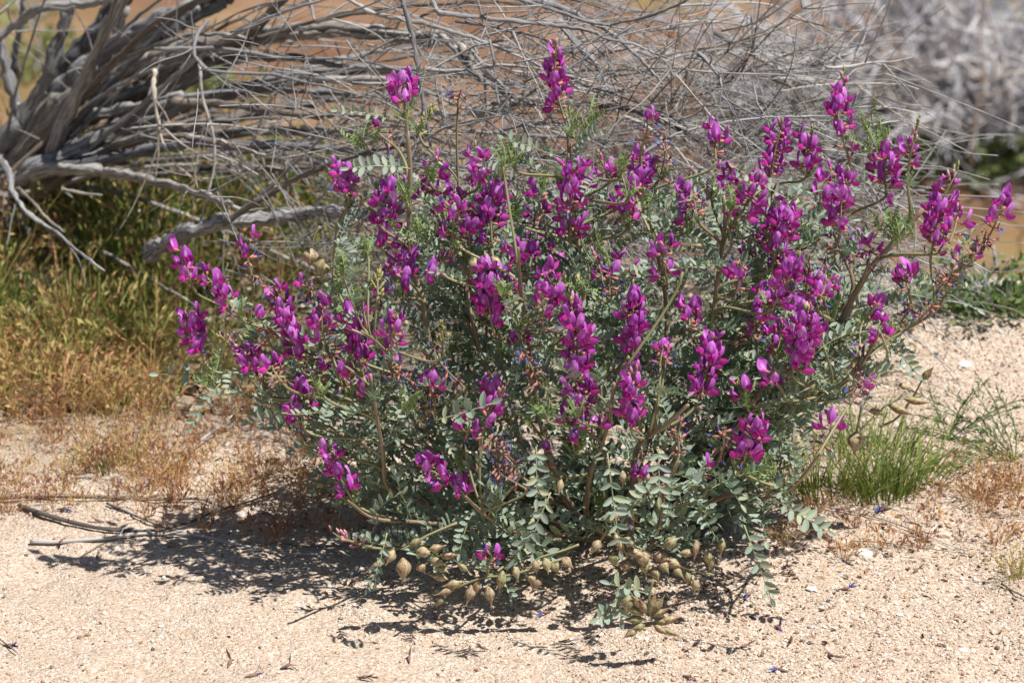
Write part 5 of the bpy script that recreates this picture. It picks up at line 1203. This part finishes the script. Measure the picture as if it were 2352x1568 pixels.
# ================================================================ STONES
def stone(px, py, r, m, label, flat=.6, seed=1, cat='pebble', name='pebble'):
    c = gp(px, py); g = rock(seed, 1, .12); mm_ = np.diag([r * 1.25, r, r * flat, 1.0]); mm_[:3, 3] = c + [0, 0, r * flat * .4]
    o = part(name, Geo().add(g, mm_), [M[m]], None, (0, 0, 0), c, smooth=False); o['label'] = label; o['category'] = cat
st = lambda C, p: C(p)
for (C, p, r, m, lb, sd) in [
    (CI, (1262,710), .0085, 'white', 'largest white quartz stone on the sand, blocky and flat topped', 1), (CI, (625,635), .0080, 'pink', 'rounded pinkish beige stone half sunk in sand near the drooping leaf', 2),
    (CF, (1940,945), .0070, 'white', 'pale flat stone on the slope of the sand bank', 3), (CF, (1748,865), .0030, 'dark', 'black pebble on the bank just above the small seed pods', 4),
    (CF, (2195,942), .0026, 'dark', 'black pebble on the bank beyond the pale flat stone', 5), (CF, (1402,1005), .0045, 'brown', 'brown clod on the bank beside the hanging green leaf', 6),
    (CI, (1800,582), .0065, 'pink', 'pink flat stone beneath the end of the long straw', 7), (CI, (1500,1112), .0035, 'white', 'small shiny white pebble on the coarse gravel', 8),
    (CI, (1930,1352), .0045, 'white', 'whitish pebble in the blurred near gravel', 9), (CI, (908,942), .0050, 'white', 'pale oval pebble below the torn purple flower', 10),
    (CI, (1112,845), .0042, 'greyp', 'grey translucent pebble below the white quartz stone', 11), (CI, (1030,1020), .0030, 'dark', 'dark grey pebble among the tan gravel', 12),
    (CI, (910,1192), .0038, 'greyp', 'blue-grey pebble in the near gravel', 13), (CI, (125,1072), .0036, 'dark', 'black pebble beside the star shaped pod cluster', 14),
    (CI, (512,1132), .0026, 'dark', 'tiny dark pebble under the tip of the long drooping leaf', 15), (CI, (1912,1014), .0018, 'dark', 'tiny black speck of stone alone on smooth sand', 16),
    (CG, (1150,645), .0058, 'brown', 'rounded tan stone in the shade against the white stick', 17), (CG, (175,711), .0022, 'dark', 'small dark pebble below the end of the white stick', 18),
    (CG, (690,925), .0020, 'brown', 'small reddish pebble on the foreground sand', 19), (CG, (1080,1188), .0026, 'white', 'small white pebble on the bright foreground sand', 20),
    (CG, (1330,822), .0028, 'pink', 'small pink pebble just beyond the edge of the shadow', 21), (CG, (545,1268), .0040, 'brown', 'dark pointed clod alone on the foreground sand', 22),
    (CG, (1165,868), .0026, 'brown', 'little brown clod between shadow and foreground', 23), (CH, (1830,1245), .0034, 'white', 'round white pebble between the shadow and the star shaped pod cluster', 24),
    (CH, (820,1190), .0022, 'white', 'little white pebble at the shadow edge', 25)]:
    stone(*C(p), r * .85, m, lb, seed=sd)
# dirt clods and pale debris at the left edge by the dead shrub
for (x_, y_, r, m, lb, sd) in [(15, 640, .028, 'pink', 'pale crumbling clump of earth and bark at the picture edge', 31), (85, 660, .016, 'greyp', 'grey chip of bark lying by the pale earth clump', 32), (60, 590, .02, 'brown', 'brown clod under the pale curving branch', 33)]:
    stone(x_, y_, r, m, lb, .7, sd, 'clod', 'earth_clod')

# ================================================================ FALLEN FLOWERS AND LITTER
FD = [
 (CI,(270,610),'p','upright purple dried flower under the low right stem'),(CI,(790,785),'p','torn purple dried flower, largest on the open gravel'),(CI,(690,840),'d','dark brown curled flower beside the torn purple one'),
 (CI,(240,925),'d','dark hollow dried flower in a patch of shade'),(CI,(510,972),'p','blue-black petal at the end of the long leaf shadow'),(CI,(665,1192),'p','purplish dried flower in the gravel in front of the long drooping leaf'),
 (CI,(785,1270),'d','brown shrivelled flower with pale petal in the near gravel'),(CI,(420,1342),'d','faded mauve petal half buried in the near gravel'),(CI,(760,1498),'p','blue withered flower nearest the viewer'),
 (CI,(35,1062),'p','violet dried flower beside the star shaped pod cluster'),(CI,(1190,788),'p','slender violet petal pointing up below the white quartz stone'),(CI,(1092,948),'p','single dark violet bud shaped petal on the gravel'),
 (CI,(1370,505),'p','violet and white dried flower beneath the long straw'),(CI,(1640,512),'p','deep blue dried flower beside the reddish sprig'),(CI,(1450,402),'p','blue dried flower caught in dry litter in front of the green tufts'),
 (CI,(1722,632),'d','reddish curled flower at the tip of the straw'),(CI,(800,695),'d','long brown curled flower remains behind the torn purple one'),(CI,(1010,665),'d','grey shrivelled flower left of the upright grass sprig'),
 (CI,(2300,542),'p','violet petals at the picture edge beyond the straw'),(CI,(1002,1372),'d','tiny dark petal in the near gravel'),(CI,(45,1528),'d','pale brown dried flower at the very front'),(CI,(400,870),'d','small brown petal between two shadows'),
 (CI,(400,705),'p','narrow violet flower below the hanging leaflets'),(CI,(1790,240),'d','dark dried flower behind the reddish sprigs'),(CI,(1590,835),'d','reddish crumb of a flower on smooth sand'),
 (CH,(790,1155),'p','blue-black withered flower on the shadow edge under the pale green pods'),(CH,(1500,1092),'p','violet petal in the broken shade between the pod clusters'),(CH,(1550,1300),'p','violet dried flower on bright sand in front of the shadow'),
 (CH,(1080,1352),'d','pale shrivelled flower on bright sand in front of the pods'),(CH,(1720,1275),'p','lavender petal next to the round white pebble'),(CH,(150,905),'p','blue withered flower deep in the plant shadow'),
 (CH,(550,1440),'d','light brown petal on the near sand'),(CH,(200,1540),'d','rust coloured flower at the bottom of the picture'),
 (CG,(20,1322),'p','violet petal beside the small brown stem at the picture edge'),(CG,(1645,1535),'p','dark purple flower at the bottom edge of the foreground sand'),(CG,(1882,1480),'d','dark curved flower on the foreground sand'),
 (CG,(1530,1470),'d','tiny brown petal left of the dark curved flower'),(CG,(440,600),'d','reddish curled dry flower above the white stick'),(CG,(650,740),'d','small rusty crumb below the white stick'),
 (CG,(700,495),'d','tan curled leaf lying between the sticks'),(CG,(380,410),'p','pale lilac fallen flower standing among the dry stalks'),(CG,(1600,505),'b','pink fallen bud in the shade among the sticks'),
]
for (C, p, k, lb) in FD:
    c = gp(*C(p)); q = rnd; kk = q.randrange(5); sc = q.uniform(.9, 1.4); az = q.uniform(0, 6.28)
    me = F_fall[k][kk] if k != 'b' else B_me['b'][0]
    o = link('fallen_flower', me, None, frame(c + np.array([0, 0, .0015]), (math.cos(az), math.sin(az), q.uniform(-.05, .25)), UPZ + np.array([q.gauss(0, .8), q.gauss(0, .8), 0]), sc))
    o['label'] = lb; o['category'] = 'fallen flower' if 'leaf' not in lb else 'dry leaf'; o['group'] = 'dried flowers fallen on the sand'
# dry litter under and behind the shrubs
def litter(N, region, size, tr, seed):
    r = np.random.default_rng(seed); px = r.uniform(region[0], region[2], N); py = r.uniform(region[1], region[3], N); P_ = ground_many(px, py); G_ = Geo()
    for v in range(4):
        qd = random.Random(seed * 5 + v); cu = qd.uniform(.3, 1.2)
        g = petal_grid(3, 4, lambda u, w_: ((w_ - .5) * 1.0, u * .28 * math.sin(math.pi * (w_ * .85 + .1)), .25 * cu * (u * u) + .3 * cu * (w_ - .5) ** 2), 0)
        idx = np.arange(v, N, 4); n = len(idx); Ms = np.zeros((n, 4, 4))
        for k, i in enumerate(idx):
            az = r.uniform(0, 6.28); s = size * r.uniform(.4, 1.3); Ms[k] = frame(P_[i] + [0, 0, s * .12], (math.cos(az), math.sin(az), r.normal(0, .25)), (r.normal(0, .5), r.normal(0, .5), 1 if r.random() < .7 else -1), s)
        G_.many(g, Ms, np.clip(r.uniform(*tr, n), 0, 1))
    return G_
G = litter(1300, (380, 480, 1350, 760), .014, (.1, 1), 3).add(litter(1000, (-40, 520, 480, 960), .012, (.0, .9), 4)).add(litter(300, (500, 930, 1000, 1230), .006, (.1, .7), 5)).add(litter(240, (1750, 1150, 2390, 1330), .006, (.1, .8), 6)).add(litter(900, (1150, 480, 2100, 860), .012, (.1, 1), 7)).add(litter(420, (1150, 1200, 1860, 1440), .005, (0, .6), 8).add(litter(260, (-40, 1250, 2392, 1600), .0035, (0, .7), 10)).add(litter(160, (1500, 1250, 2392, 1500), .006, (0, .5), 11))).add(litter(120, (2100, 1000, 2400, 1180), .007, (.1, .8), 9))
link('leaf_litter', G.mesh('leaf_litter', [M['litter']]), kind='stuff', label='dry brown leaf and bark litter under the shrubs')
print('objects', len(scene.objects), 'tris ~', sum(len(m.polygons) for m in bpy.data.meshes) * 2)
